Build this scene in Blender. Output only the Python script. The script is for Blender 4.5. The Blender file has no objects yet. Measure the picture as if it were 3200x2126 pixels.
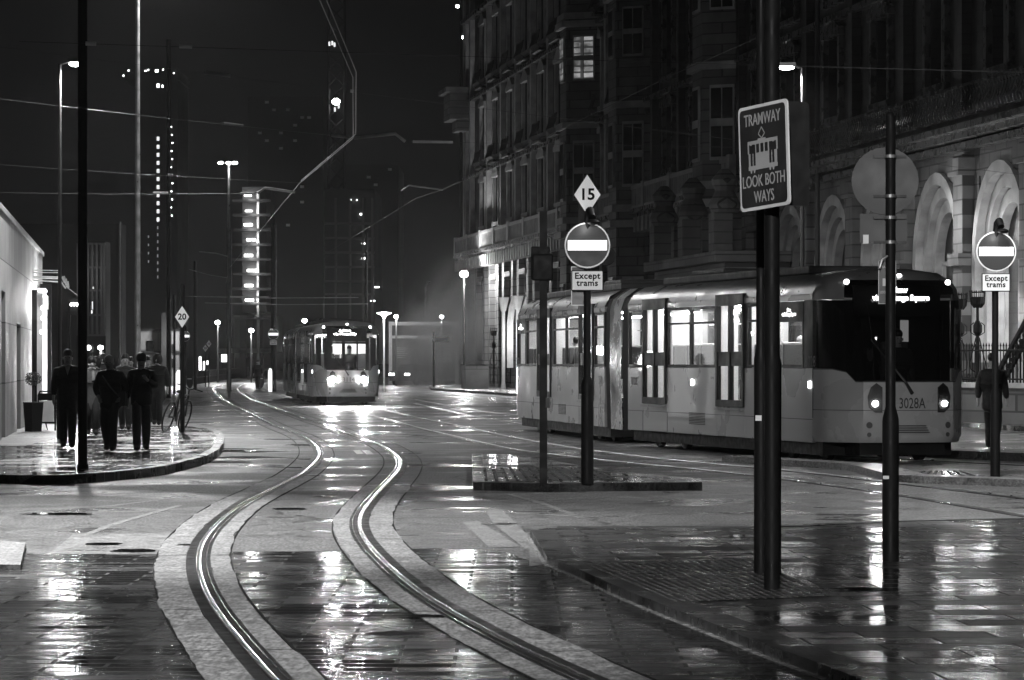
import bpy, bmesh, math, random
from mathutils import Vector, Matrix
R = math.radians
random.seed(7)
scene = bpy.context.scene
COL = scene.collection

# ------------------------------------------------------------------ camera, sky, exposure
F, H, CX, HY = 10500.0, 1.63, 1600.0, 1130.0      # focal length in photo pixels, eye height, horizon
cam_d = bpy.data.cameras.new("camera")
cam = bpy.data.objects.new("camera", cam_d); COL.objects.link(cam)
cam.location = (0, 0, H); cam.rotation_euler = (R(90), 0, 0)
cam_d.sensor_width = 36.0; cam_d.lens = 36.0 * F / 3200.0; cam_d.shift_y = 67.0 / 3200.0
cam_d.clip_start = 0.5; cam_d.clip_end = 3000
scene.camera = cam
scene.view_settings.view_transform = 'Standard'
scene.view_settings.look = 'None'
scene.view_settings.exposure = 0.0
scene.view_settings.gamma = 1.0
world = bpy.data.worlds.new("World"); scene.world = world
world.use_nodes = True
wn = world.node_tree.nodes; wl = world.node_tree.links
bg = wn['Background']
# night sky: the Nishita dusk sky drained to grey and lowered to the city's dull glow
sky = wn.new('ShaderNodeTexSky'); sky.sky_type = 'NISHITA'; sky.sun_disc = False
sky.sun_elevation = R(-6); sky.sun_rotation = R(200)
bw = wn.new('ShaderNodeRGBToBW'); wl.new(sky.outputs[0], bw.inputs[0])
mxs = wn.new('ShaderNodeMath'); mxs.operation = 'MULTIPLY_ADD'
wl.new(bw.outputs[0], mxs.inputs[0]); mxs.inputs[1].default_value = 0.25; mxs.inputs[2].default_value = 0.095
wl.new(mxs.outputs[0], bg.inputs[0]); bg.inputs[1].default_value = 0.024
scene.cycles.max_bounces = 6
scene.cycles.transparent_max_bounces = 24
scene.cycles.sample_clamp_indirect = 6.0
scene.cycles.volume_bounces = 0
scene.cycles.caustics_reflective = False
scene.cycles.caustics_refractive = False

def light(kind, loc, power, size=0.12, aim=None, spot=None, blend=0.5, name="lamp_light", parent=None):
    d = bpy.data.lights.new(name, kind); d.energy = power
    if kind == 'AREA': d.size = size
    else: d.shadow_soft_size = size
    if kind == 'SPOT': d.spot_size = R(spot or 90); d.spot_blend = blend
    o = bpy.data.objects.new(name, d); COL.objects.link(o); o.location = loc
    if aim is not None:
        v = Vector(aim) - Vector(loc); o.rotation_euler = v.to_track_quat('-Z', 'Y').to_euler()
    if parent: o.parent = parent
    return o

# ------------------------------------------------------------------ helpers
def g(px, py, z=0.0):
    Y = F * (H - z) / (py - HY)
    return Vector(((px - CX) * Y / F, Y, z))
def at(px, py, Y): return Vector(((px - CX) * Y / F, Y, H - (py - HY) * Y / F))

def tag(o, label=None, cat=None, group=None, kind=None):
    if label: o['label'] = label
    if cat: o['category'] = cat
    if group: o['group'] = group
    if kind: o['kind'] = kind
    return o
def thing(name, label, cat, loc=(0, 0, 0), rz=0.0, group=None):
    o = bpy.data.objects.new(name, None); COL.objects.link(o)
    o.empty_display_size = 0.2
    o.location = loc; o.rotation_euler = (0, 0, rz)
    return tag(o, label, cat, group)
def copy_tree(o, parent=None):
    c = o.copy(); COL.objects.link(c); c.parent = parent
    for ch in list(o.children): copy_tree(ch, c)
    return c

class MB:
    def __init__(s): s.v = []; s.f = []; s.m = []; s.cur = 0
    def face(s, pts, m=None):
        i = len(s.v); s.v += [tuple(p) for p in pts]; s.f.append(tuple(range(i, i + len(pts)))); s.m.append(s.cur if m is None else m)
    def raw(s, vs, fs, m=None):
        i = len(s.v); s.v += [tuple(p) for p in vs]
        for f in fs: s.f.append(tuple(i + k for k in f)); s.m.append(s.cur if m is None else m)
    def box(s, x0, x1, y0, y1, z0, z1, m=None):
        s.raw([(x0,y0,z0),(x1,y0,z0),(x1,y1,z0),(x0,y1,z0),(x0,y0,z1),(x1,y0,z1),(x1,y1,z1),(x0,y1,z1)],
              [(0,3,2,1),(4,5,6,7),(0,1,5,4),(1,2,6,5),(2,3,7,6),(3,0,4,7)], m); return s
    def obox(s, c, ax, hx, hy, hz, m=None):       # box turned about z, ax = direction of its x axis
        a = Vector((ax[0], ax[1], 0)).normalized(); b = Vector((-a.y, a.x, 0)); c = Vector(c); P = []
        for dz in (-hz, hz):
            for sx, sy in ((-1,-1),(1,-1),(1,1),(-1,1)): P.append(c + a*hx*sx + b*hy*sy + Vector((0,0,dz)))
        s.raw(P, [(0,3,2,1),(4,5,6,7),(0,1,5,4),(1,2,6,5),(2,3,7,6),(3,0,4,7)], m); return s
    def prism(s, poly, z0, z1, m=None, mtop=None):
        n = len(poly); P = [(p[0],p[1],z0) for p in poly] + [(p[0],p[1],z1) for p in poly]
        a = sum(poly[i][0]*poly[(i+1)%n][1]-poly[(i+1)%n][0]*poly[i][1] for i in range(n))
        idx = list(range(n)) if a > 0 else list(range(n))[::-1]
        s.raw(P, [tuple(reversed(idx))], m)
        i0 = len(s.v) - 2*n
        s.f.append(tuple(i0 + n + k for k in idx)); s.m.append((s.cur if m is None else m) if mtop is None else mtop)
        for k in range(n):
            a_, b_ = idx[k], idx[(k+1)%n]
            s.f.append((i0+a_, i0+b_, i0+n+b_, i0+n+a_)); s.m.append(s.cur if m is None else m)
        return s
    def tube(s, pts, r, n=8, m=None, closed=False):
        pts = [Vector(p) for p in pts]; N = len(pts); rs = r if isinstance(r, (list, tuple)) else [r]*N
        i0 = len(s.v); up = Vector((0,0,1)); u = None
        for i, p in enumerate(pts):
            d = (pts[(i+1)%N] - pts[i-1]) if closed else (pts[min(i+1,N-1)] - pts[max(i-1,0)])
            d.normalize()
            if u is None:
                ref = up if abs(d.dot(up)) < .95 else Vector((1,0,0))
                u = ref.cross(d).normalized()
            else:
                u = (u - d*u.dot(d))
                if u.length < 1e-6: u = Vector((1,0,0))
                u.normalize()
            w = d.cross(u)
            for k in range(n):
                a = 2*math.pi*k/n; s.v.append(tuple(p + u*math.cos(a)*rs[i] + w*math.sin(a)*rs[i]))
        mm = s.cur if m is None else m
        for i in range(N if closed else N-1):
            a, b = i0 + i*n, i0 + ((i+1)%N)*n
            for k in range(n): s.f.append((a+k, a+(k+1)%n, b+(k+1)%n, b+k)); s.m.append(mm)
        if not closed:
            s.f.append(tuple(i0+k for k in range(n))[::-1]); s.m.append(mm)
            s.f.append(tuple(i0+(N-1)*n+k for k in range(n))); s.m.append(mm)
        return s
    def lathe(s, prof, c=(0,0,0), n=12, m=None):
        c = Vector(c); i0 = len(s.v); mm = s.cur if m is None else m
        for r, z in prof:
            for k in range(n):
                a = 2*math.pi*k/n; s.v.append((c.x + r*math.cos(a), c.y + r*math.sin(a), c.z + z))
        for i in range(len(prof)-1):
            for k in range(n):
                a, b = i0+i*n, i0+(i+1)*n; s.f.append((a+k, a+(k+1)%n, b+(k+1)%n, b+k)); s.m.append(mm)
        s.f.append(tuple(i0+k for k in range(n))[::-1]); s.m.append(mm)
        j = i0+(len(prof)-1)*n; s.f.append(tuple(j+k for k in range(n))); s.m.append(mm)
        return s
    def ball(s, c, r, n=10, sc=(1,1,1), m=None):
        prof = [(math.sin(math.pi*i/n)*1.0, -math.cos(math.pi*i/n)) for i in range(1, n)]
        i0 = len(s.v); s.lathe([(a*r, b*r) for a, b in prof], (0,0,0), n+2, m)
        for k in range(i0, len(s.v)):
            x, y, z = s.v[k]; s.v[k] = (c[0]+x*sc[0], c[1]+y*sc[1], c[2]+z*sc[2])
        return s
    def disc(s, c, nrm, r, th, n=32, m=None, mf=None):      # coin whose face looks along nrm
        nrm = Vector(nrm).normalized(); u = Vector((0,0,1)).cross(nrm)
        if u.length < 1e-3: u = Vector((1,0,0))
        u.normalize(); w = nrm.cross(u); c = Vector(c)
        A = [c + (u*math.cos(2*math.pi*k/n)+w*math.sin(2*math.pi*k/n))*r for k in range(n)]
        B = [p + nrm*th for p in A]
        s.raw(A+B, [tuple(range(n))[::-1]] + [(k,(k+1)%n,n+(k+1)%n,n+k) for k in range(n)], m)
        i0 = len(s.v)-n; s.f.append(tuple(i0+k for k in range(n))); s.m.append((s.cur if m is None else m) if mf is None else mf)
        return s
    def build(s, name, mats, parent=None, smooth=False, bevel=0.0):
        if not isinstance(mats, (list, tuple)): mats = [mats]
        me = bpy.data.meshes.new(name); me.from_pydata(s.v, [], s.f)
        for m in mats: me.materials.append(m)
        for p, k in zip(me.polygons, s.m): p.material_index = min(k, len(mats)-1)
        me.validate(); me.update()
        if smooth:
            for p in me.polygons: p.use_smooth = True
            try: me.set_sharp_from_angle(angle=R(35))
            except Exception: pass
        o = bpy.data.objects.new(name, me); COL.objects.link(o)
        if parent: o.parent = parent
        if bevel:
            b = o.modifiers.new("bevel", 'BEVEL'); b.width = bevel; b.segments = 2; b.limit_method = 'ANGLE'
        return o

def islands(mb):
    par = list(range(len(mb.v)))
    def fd(a):
        while par[a] != a: par[a] = par[par[a]]; a = par[a]
        return a
    for f in mb.f:
        for q in f[1:]: par[fd(q)] = fd(f[0])
    G_ = {}
    for f, m in zip(mb.f, mb.m): G_.setdefault(fd(f[0]), []).append((f, m))
    out = []
    for fs in G_.values():
        o = MB(); mp = {}
        for f, m in fs:
            for q in f:
                if q not in mp: mp[q] = len(o.v); o.v.append(mb.v[q])
            o.f.append(tuple(mp[q] for q in f)); o.m.append(m)
        out.append(o)
    return out

def text(name, body, size, mat, loc, rot, parent=None, depth=0.002, width=None, bold=0.0, sx=1.0, xform=None, align='CENTER', sp=1.0):
    cu = bpy.data.curves.new(name, 'FONT'); cu.body = body; cu.size = size; cu.extrude = depth; cu.offset = bold
    cu.align_x = align; cu.align_y = 'CENTER'; cu.space_character = sp; cu.resolution_u = 3; cu.space_line = 0.82
    t = bpy.data.objects.new(name + "_src", cu); COL.objects.link(t)
    dg = bpy.context.evaluated_depsgraph_get(); me = bpy.data.meshes.new_from_object(t.evaluated_get(dg)); me.name = name
    bpy.data.objects.remove(t); me.materials.clear(); me.materials.append(mat)
    if width:
        xs = [v.co.x for v in me.vertices]; w = max(xs)-min(xs)
        if w > 0: sx = width / w
    for v in me.vertices: v.co.x *= sx
    o = bpy.data.objects.new(name, me); COL.objects.link(o); o.location = loc; o.rotation_euler = rot
    if parent: o.parent = parent
    return o

# ------------------------------------------------------------------ materials (black and white photograph: all grey)
def mat(name, base=0.3, rough=0.5, metal=0.0, emit=0.0, var=0.25, vscale=4.0, rvar=0.15, bump=0.0, bscale=60.0, coat=0.0, spec=0.5, blocks=None):
    m = bpy.data.materials.new(name); m.use_nodes = True; n = m.node_tree.nodes; l = m.node_tree.links
    b = n['Principled BSDF']; b.inputs['Metallic'].default_value = metal
    b.inputs['Specular IOR Level'].default_value = spec
    b.inputs['Coat Weight'].default_value = coat
    if emit:
        b.inputs['Emission Color'].default_value = (1,1,1,1); b.inputs['Emission Strength'].default_value = emit
    tc = n.new('ShaderNodeTexCoord'); no = n.new('ShaderNodeTexNoise'); no.inputs['Scale'].default_value = vscale
    no.inputs['Detail'].default_value = 6; l.new(tc.outputs['Object'], no.inputs['Vector'])
    def ramp(lo, hi):
        mr = n.new('ShaderNodeMapRange'); mr.inputs['From Min'].default_value = .3; mr.inputs['From Max'].default_value = .7
        mr.inputs['To Min'].default_value = lo; mr.inputs['To Max'].default_value = hi; l.new(no.outputs['Fac'], mr.inputs['Value']); return mr
    c = ramp(base*(1-var), base*(1+var)); cs = c.outputs[0]
    if blocks:       # ashlar joints on the wall face (x along the wall, z up)
        se = n.new('ShaderNodeSeparateXYZ'); l.new(tc.outputs['Object'], se.inputs[0]); cb = n.new('ShaderNodeCombineXYZ'); l.new(se.outputs[0], cb.inputs[0]); l.new(se.outputs[2], cb.inputs[1])
        bk = n.new('ShaderNodeTexBrick'); bk.inputs['Scale'].default_value = 1; bk.inputs['Brick Width'].default_value = blocks[0]; bk.inputs['Row Height'].default_value = blocks[1]; bk.inputs['Mortar Size'].default_value = blocks[2]
        bk.inputs['Color1'].default_value = (.65,.65,.65,1); bk.inputs['Color2'].default_value = (1.25,1.25,1.25,1); bk.inputs['Mortar'].default_value = (.25,.25,.25,1); l.new(cb.outputs[0], bk.inputs['Vector'])
        rb = n.new('ShaderNodeRGBToBW'); l.new(bk.outputs['Color'], rb.inputs[0]); mm = n.new('ShaderNodeMath'); mm.operation = 'MULTIPLY'; l.new(rb.outputs[0], mm.inputs[0]); l.new(cs, mm.inputs[1]); cs = mm.outputs[0]
    l.new(cs, b.inputs['Base Color'])
    r_ = ramp(max(.03, rough-rvar), min(1, rough+rvar)); l.new(r_.outputs[0], b.inputs['Roughness'])
    if bump:
        nb = n.new('ShaderNodeTexNoise'); nb.inputs['Scale'].default_value = bscale; nb.inputs['Detail'].default_value = 4
        l.new(tc.outputs['Object'], nb.inputs['Vector'])
        bp = n.new('ShaderNodeBump'); bp.inputs['Strength'].default_value = bump; bp.inputs['Distance'].default_value = 0.01
        l.new(nb.outputs['Fac'], bp.inputs['Height']); l.new(bp.outputs[0], b.inputs['Normal'])
    return m
def emis(name, s, v=1.0):
    m = bpy.data.materials.new(name); m.use_nodes = True; n = m.node_tree.nodes
    b = n['Principled BSDF']; b.inputs['Base Color'].default_value = (.8,.8,.8,1)
    b.inputs['Emission Color'].default_value = (v,v,v,1); b.inputs['Emission Strength'].default_value = s
    return m
def glass_mat(name, tint=0.75, refl=1.0, rough=0.02):
    m = bpy.data.materials.new(name); m.use_nodes = True; n = m.node_tree.nodes; l = m.node_tree.links
    n.remove(n['Principled BSDF'])
    tr = n.new('ShaderNodeBsdfTransparent'); tr.inputs[0].default_value = (tint,tint,tint,1)
    gl = n.new('ShaderNodeBsdfGlossy'); gl.inputs['Roughness'].default_value = rough; gl.inputs[0].default_value = (refl,refl,refl,1)
    lw = n.new('ShaderNodeLayerWeight'); pw = n.new('ShaderNodeMath'); pw.operation = 'POWER'; l.new(lw.outputs['Facing'], pw.inputs[0]); pw.inputs[1].default_value = 5
    fr = n.new('ShaderNodeMath'); fr.operation = 'MULTIPLY_ADD'; l.new(pw.outputs[0], fr.inputs[0]); fr.inputs[1].default_value = .35; fr.inputs[2].default_value = .03
    mx = n.new('ShaderNodeMixShader'); l.new(fr.outputs[0], mx.inputs[0]); l.new(tr.outputs[0], mx.inputs[1]); l.new(gl.outputs[0], mx.inputs[2])
    l.new(mx.outputs[0], n['Material Output'].inputs[0]); return m

def wet_mat(name, base, r_dry, r_wet, wet_scale=0.6, thresh=0.5, grain=0.5, gscale=70.0, brick=None, speckle=0.35, aniso=(1,1,1), spec=0.5, joint=0.35, cracks=False):
    """Wet ground: aggregate grain, patches of standing water that smooth the surface, optional setts."""
    m = bpy.data.materials.new(name); m.use_nodes = True; n = m.node_tree.nodes; l = m.node_tree.links
    b = n['Principled BSDF']; b.inputs['Specular IOR Level'].default_value = spec
    tc = n.new('ShaderNodeTexCoord'); mp = n.new('ShaderNodeMapping'); mp.inputs['Scale'].default_value = aniso
    l.new(tc.outputs['Object'], mp.inputs[0])
    big = n.new('ShaderNodeTexNoise'); big.inputs['Scale'].default_value = wet_scale; big.inputs['Detail'].default_value = 7
    big.inputs['Roughness'].default_value = .6; l.new(mp.outputs[0], big.inputs[0])
    wet = n.new('ShaderNodeMapRange'); wet.inputs['From Min'].default_value = thresh-.08; wet.inputs['From Max'].default_value = thresh+.08
    l.new(big.outputs['Fac'], wet.inputs[0])                       # 0 = standing water, 1 = rougher
    fine = n.new('ShaderNodeTexNoise'); fine.inputs['Scale'].default_value = gscale; fine.inputs['Detail'].default_value = 3
    l.new(tc.outputs['Object'], fine.inputs[0])
    def mth(op, a, b_, c_=None):
        x = n.new('ShaderNodeMath'); x.operation = op
        for i, q in enumerate((a, b_, c_)):
            if q is None: continue
            if isinstance(q, (int, float)): x.inputs[i].default_value = q
            else: l.new(q, x.inputs[i])
        return x.outputs[0]
    mid = n.new('ShaderNodeTexNoise'); mid.inputs['Scale'].default_value = 5.0; mid.inputs['Detail'].default_value = 5; mid.inputs['Roughness'].default_value = .65; l.new(tc.outputs['Object'], mid.inputs[0])
    mpg = n.new('ShaderNodeMapping'); mpg.inputs['Scale'].default_value = (1,.22,1); l.new(tc.outputs['Object'], mpg.inputs[0])
    gr = n.new('ShaderNodeTexNoise'); gr.inputs['Scale'].default_value = 42.0; gr.inputs['Detail'].default_value = 2; l.new(mpg.outputs[0], gr.inputs[0])
    grc = n.new('ShaderNodeMapRange'); grc.inputs['From Min'].default_value = .36; grc.inputs['From Max'].default_value = .64; grc.inputs['To Min'].default_value = 1-speckle; grc.inputs['To Max'].default_value = 1+speckle*1.3; l.new(gr.outputs['Fac'], grc.inputs[0])
    col = mth('MULTIPLY', mth('MULTIPLY_ADD', mid.outputs['Fac'], base*2.4, base*-.2), grc.outputs[0])
    if cracks:
        mpc = n.new('ShaderNodeVectorMath'); mpc.operation = 'ADD'; nc = n.new('ShaderNodeTexNoise'); nc.inputs['Scale'].default_value = .8; nc.inputs['Detail'].default_value = 4; l.new(tc.outputs['Object'], nc.inputs[0])
        l.new(tc.outputs['Object'], mpc.inputs[0]); l.new(nc.outputs['Color'], mpc.inputs[1])
        vo = n.new('ShaderNodeTexVoronoi'); vo.feature = 'DISTANCE_TO_EDGE'; vo.inputs['Scale'].default_value = .22; l.new(mpc.outputs[0], vo.inputs['Vector'])
        cr = n.new('ShaderNodeMapRange'); cr.inputs['From Min'].default_value = .003; cr.inputs['From Max'].default_value = .008; cr.inputs['To Min'].default_value = .25; cr.inputs['To Max'].default_value = 1; l.new(vo.outputs['Distance'], cr.inputs[0])
        col = mth('MULTIPLY', col, cr.outputs[0])
    rgh = mth('ADD', mth('MULTIPLY_ADD', wet.outputs[0], r_dry-r_wet, r_wet), mth('MULTIPLY_ADD', mid.outputs['Fac'], .44, -.22))
    hgt = mth('MULTIPLY', mth('ADD', fine.outputs['Fac'], mth('MULTIPLY', mid.outputs['Fac'], .8)), mth('MULTIPLY_ADD', wet.outputs[0], grain*.85, grain*.15))
    if brick:
        bw_, bh_, rot, mort = brick
        mp2 = n.new('ShaderNodeMapping'); mp2.inputs['Rotation'].default_value = (0,0,R(rot)); l.new(tc.outputs['Object'], mp2.inputs[0])
        bk = n.new('ShaderNodeTexBrick'); bk.inputs['Scale'].default_value = 1.0; bk.inputs['Brick Width'].default_value = bw_
        bk.inputs['Row Height'].default_value = bh_; bk.inputs['Mortar Size'].default_value = mort; bk.inputs['Mortar Smooth'].default_value = .4
        bk.inputs['Color1'].default_value = (0,0,0,1); bk.inputs['Color2'].default_value = (1,1,1,1); bk.inputs['Mortar'].default_value = (.5,.5,.5,1)
        bk.inputs['Bias'].default_value = 0; l.new(mp2.outputs[0], bk.inputs['Vector'])
        rb = n.new('ShaderNodeRGBToBW'); l.new(bk.outputs['Color'], rb.inputs[0])
        inv = mth('SUBTRACT', 1.0, bk.outputs['Fac'])
        col = mth('MULTIPLY', col, mth('MULTIPLY_ADD', rb.outputs[0], .8, .6))
        col = mth('MULTIPLY', col, mth('MULTIPLY_ADD', inv, .7, .3))
        rgh = mth('ADD', rgh, mth('MULTIPLY_ADD', rb.outputs[0], .26, -.13))
        rgh = mth('ADD', rgh, mth('MULTIPLY', bk.outputs['Fac'], .3))
        hgt = mth('ADD', hgt, mth('MULTIPLY_ADD', rb.outputs[0], .25, 0.0))
        hgt = mth('ADD', hgt, mth('MULTIPLY', inv, joint*3))
    l.new(col, b.inputs['Base Color'])
    cl = n.new('ShaderNodeClamp'); cl.inputs['Min'].default_value = .04; l.new(rgh, cl.inputs[0]); l.new(cl.outputs[0], b.inputs['Roughness'])
    bp = n.new('ShaderNodeBump'); bp.inputs['Strength'].default_value = .6; bp.inputs['Distance'].default_value = .006
    l.new(hgt, bp.inputs['Height']); l.new(bp.outputs[0], b.inputs['Normal'])
    return m

M = {}
M['asphalt'] = wet_mat('wet asphalt', .085, .55, .2, .45, .45, 1.6, 30, speckle=.75, cracks=True)
M['setts'] = wet_mat('wet stone setts', .022, .27, .10, .8, .5, .4, 40, brick=(.62, .235, 0, .014), speckle=.3)
M['slabs'] = wet_mat('wet paving slabs', .035, .3, .12, .6, .46, .8, 45, brick=(.75, .42, -3, .012), speckle=.35)
M['slab_left'] = wet_mat('wet dark pavement slabs', .026, .32, .12, .7, .55, .3, 40, brick=(.6, .4, 0, .012), speckle=.3)
M['concrete'] = wet_mat('damp concrete track strip', .165, .6, .42, 1.0, .42, 1.8, 28, speckle=.42)
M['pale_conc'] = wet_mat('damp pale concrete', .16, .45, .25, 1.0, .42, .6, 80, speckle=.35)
M['kerb'] = wet_mat('wet granite kerb', .035, .4, .22, 1.5, .45, .4, 120, speckle=.4)
M['tactile'] = mat('dark wet tactile paving', .04, .3, bump=.2)
M['rubber'] = mat('black rail joint', .01, .8, spec=.1)
M['rail'] = mat('polished steel rail', .85, .16, 1.0, var=.1, rvar=.05)
M['mark'] = mat('worn white road paint', .4, .4, vscale=20, var=.4)
M['black'] = mat('black painted metal', .008, .55, vscale=8, spec=.12)
M['ink'] = mat('black sign lettering', .008, .9, spec=.05)
M['water'] = mat('standing rain water', .006, .04, rvar=.02, var=.1)
M['dkmetal'] = mat('dark grey painted steel', .022, .6, vscale=6)
M['grmetal'] = mat('galvanised grey steel', .22, .42, .6, vscale=5)
M['signback'] = mat('grey aluminium sign back', .06, .6, .0, bump=.05)
M['signwhite'] = mat('white reflective sign sheet', .82, .4, var=.08)
M['signgrey'] = mat('mid grey sign face', .045, .5, var=.08, spec=.25)
M['signblue'] = mat('dark sign face', .03, .4, var=.2)
M['wire'] = mat('weathered copper wire', .28, .5, .3)
M['insul'] = mat('pale grp arm', .35, .5)
M['paint'] = mat('wet tram body paint', .28, .32, coat=.25, vscale=1.2, var=.12)
M['paint_roof'] = mat('tram roof paint', .12, .35, vscale=1.5)
M['tramblack'] = mat('tram black frame', .008, .45, spec=.25, vscale=3)
M['bellows'] = mat('ribbed rubber bellows', .02, .6)
M['white_in'] = mat('white interior panel', .75, .4, var=.06)
M['seat'] = mat('dark moquette seat', .07, .8, vscale=30)
M['floor_in'] = mat('dark tram floor', .06, .5)
M['tramglass'] = glass_mat('tram window glass', .9)
M['darkglass'] = mat('dark windscreen glass', .006, .05, coat=1.0, var=.1, rvar=.02)
M['stone'] = mat('sooty sandstone', .10, .7, vscale=.8, var=.5, bump=.5, bscale=6, blocks=(1.1,.42,.025))
M['stone_lt'] = mat('pale terracotta trim', .33, .5, vscale=1.5, var=.35, bump=.3, bscale=15)
M['brick_dk'] = mat('dark glazed brick', .016, .55, blocks=(.9,.3,.02), vscale=1.0, var=.4, bump=.3, bscale=20)
M['win_dk'] = mat('unlit window glass', .01, .08, coat=.6)
M['iron'] = mat('black wrought iron', .008, .7, spec=.15)
M['wetjoint'] = mat('wet black rail groove', .008, .42, spec=.3, rvar=.12)
M['rail_dull'] = mat('dull wet rail', .35, .38, 1.0, var=.2)
M['wetiron'] = mat('rain wet black ironwork', .012, .22, spec=.8)
M['render_w'] = mat('pale rendered wall', .32, .6, vscale=.7, var=.35, blocks=(2.4,1.2,.014), bump=.2, bscale=8)
M['bld_dk'] = mat('dark office cladding', .018, .8, vscale=.1, var=.3)
M['bld_md'] = mat('grey concrete building', .07, .7, vscale=.3, var=.3)
M['skin'] = mat('skin', .35, .5, var=.1)
M['cloth_k'] = mat('black cloth', .012, .8, vscale=20)
M['cloth_d'] = mat('dark cloth', .03, .8, vscale=15)
M['cloth_m'] = mat('mid grey denim', .09, .85, vscale=25)
M['cloth_l'] = mat('pale cloth', .3, .8, vscale=20)
M['hair_w'] = mat('white hair', .6, .7, vscale=40)
M['hair_d'] = mat('dark hair', .012, .5, vscale=40)
M['leaf'] = mat('box leaves', .05, .5, vscale=30)
M['stickwh'] = mat('white sticker', .6, .5)
E = {k: emis('lit %s' % k, s) for k, s in dict(lamp=45, head=160, window=1.2, dim=.35, bright=6, strip=40, display=5, small=25, signbar=1.15).items()}
def lit_window_mat(name, s):
    m = emis(name, s); n = m.node_tree.nodes; l = m.node_tree.links; b = n['Principled BSDF']
    tc = n.new('ShaderNodeTexCoord'); no = n.new('ShaderNodeTexNoise'); no.inputs['Scale'].default_value = 1.6; no.inputs['Detail'].default_value = 3; l.new(tc.outputs['Object'], no.inputs[0])
    mr = n.new('ShaderNodeMapRange'); mr.inputs['From Min'].default_value = .35; mr.inputs['From Max'].default_value = .65; mr.inputs['To Min'].default_value = s*.15; mr.inputs['To Max'].default_value = s*1.6; l.new(no.outputs['Fac'], mr.inputs[0])
    se = n.new('ShaderNodeSeparateXYZ'); l.new(tc.outputs['Object'], se.inputs[0]); cb = n.new('ShaderNodeCombineXYZ'); l.new(se.outputs[0], cb.inputs[0]); l.new(se.outputs[2], cb.inputs[1])
    bk = n.new('ShaderNodeTexBrick'); bk.offset = 0; bk.inputs['Scale'].default_value = 1; bk.inputs['Brick Width'].default_value = .34; bk.inputs['Row Height'].default_value = .3; bk.inputs['Mortar Size'].default_value = .045; bk.inputs['Color1'].default_value = (.5,.5,.5,1); bk.inputs['Color2'].default_value = (1.3,1.3,1.3,1); bk.inputs['Mortar'].default_value = (.12,.12,.12,1); l.new(cb.outputs[0], bk.inputs['Vector'])
    rb = n.new('ShaderNodeRGBToBW'); l.new(bk.outputs['Color'], rb.inputs[0]); mm = n.new('ShaderNodeMath'); mm.operation = 'MULTIPLY'; l.new(rb.outputs[0], mm.inputs[0]); l.new(mr.outputs[0], mm.inputs[1]); l.new(mm.outputs[0], b.inputs['Emission Strength']); return m
E['dimroom'] = lit_window_mat('dimly lit curtained room', .22)
M['sill'] = mat('near black window frame', .01, .5)
M['shaded_wetstone'] = mat('wet glazed stone darkened for shade', .05, .3, vscale=3, var=.4, spec=.6)  # dark for the shaded end of the hotel trim; shade put into colour
M['cable'] = mat('dull span cable', .09, .7)
M['channel'] = mat('wet drainage channel', .3, .16, vscale=9, var=.5)
M['tintglass'] = glass_mat('tinted windscreen glass', .35)
E['faint'] = lit_window_mat('faintly lit office', .012)
E['archwin'] = emis('lit arch window', 1.0)
M['hoop'] = mat('brushed silver hoop', .45, .25, .5, var=.15, vscale=1.5)

# ================================================================== GROUND
def sheet(name, polys, z, m, kind='structure', label=None, cat=None, rot=None):
    b = MB()
    for poly in polys: b.face([(p[0], p[1], z) for p in poly])
    o = b.build(name, m); me = o.data
    bm = bmesh.new(); bm.from_mesh(me); bmesh.ops.triangulate(bm, faces=bm.faces[:])
    for f in bm.faces:
        if f.normal.z < 0: f.normal_flip()
    bm.to_mesh(me); bm.free()
    return tag(o, label, cat, kind=kind)
def G(pts, z=0.0): return [g(x, y, z) for x, y in pts]

sheet('road', [[(-400,-30),(400,-30),(400,900),(-400,900)]], 0.0, M['asphalt'])

def smooth_line(P, step=0.25, it=60):
    P = [Vector((p[0],p[1],0)) for p in P]
    out = []; 
    for a, b in zip(P[:-1], P[1:]):
        n = max(1, int((b-a).length/step))
        for k in range(n): out.append(a.lerp(b, k/n))
    out.append(P[-1])
    for _ in range(it):
        q = out[:]
        for i in range(1, len(out)-1): q[i] = (out[i-1]+out[i]*2+out[i+1])/4
        out = q
    return out
def offs(L, d):
    r = []
    for i, p in enumerate(L):
        t = (L[min(i+1,len(L)-1)]-L[max(i-1,0)]).normalized(); r.append(p + Vector((t.y,-t.x,0))*d)
    return r
def ribbon(name, L, d0, d1, z0, z1, m, mb=None, rag=0):
    """strip between offsets d0..d1 right of the line, raised from z0 to z1"""
    A, B = offs(L, d0), offs(L, d1); b = mb or MB(); n = len(L); V = []
    if rag:       # broken, hand-finished edges
        rr_ = random.Random(int(abs(d0)*1000)+n)
        for S_ in (A, B):
            j_ = 0.0
            for q_ in range(n): j_ = j_*.6 + rr_.gauss(0, rag); S_[q_] = S_[q_] + Vector((j_, 0, 0))
    for p, q in zip(A, B): V += [(p.x,p.y,z0),(p.x,p.y,z1),(q.x,q.y,z1),(q.x,q.y,z0)]
    Fc = []
    for i in range(n-1):
        k = i*4; Fc += [(k,k+4,k+5,k+1),(k+1,k+5,k+6,k+2),(k+2,k+6,k+7,k+3)]
    b.raw(V, [f[::-1] for f in Fc]); 
    if mb is None: return b.build(name, m)

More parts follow.
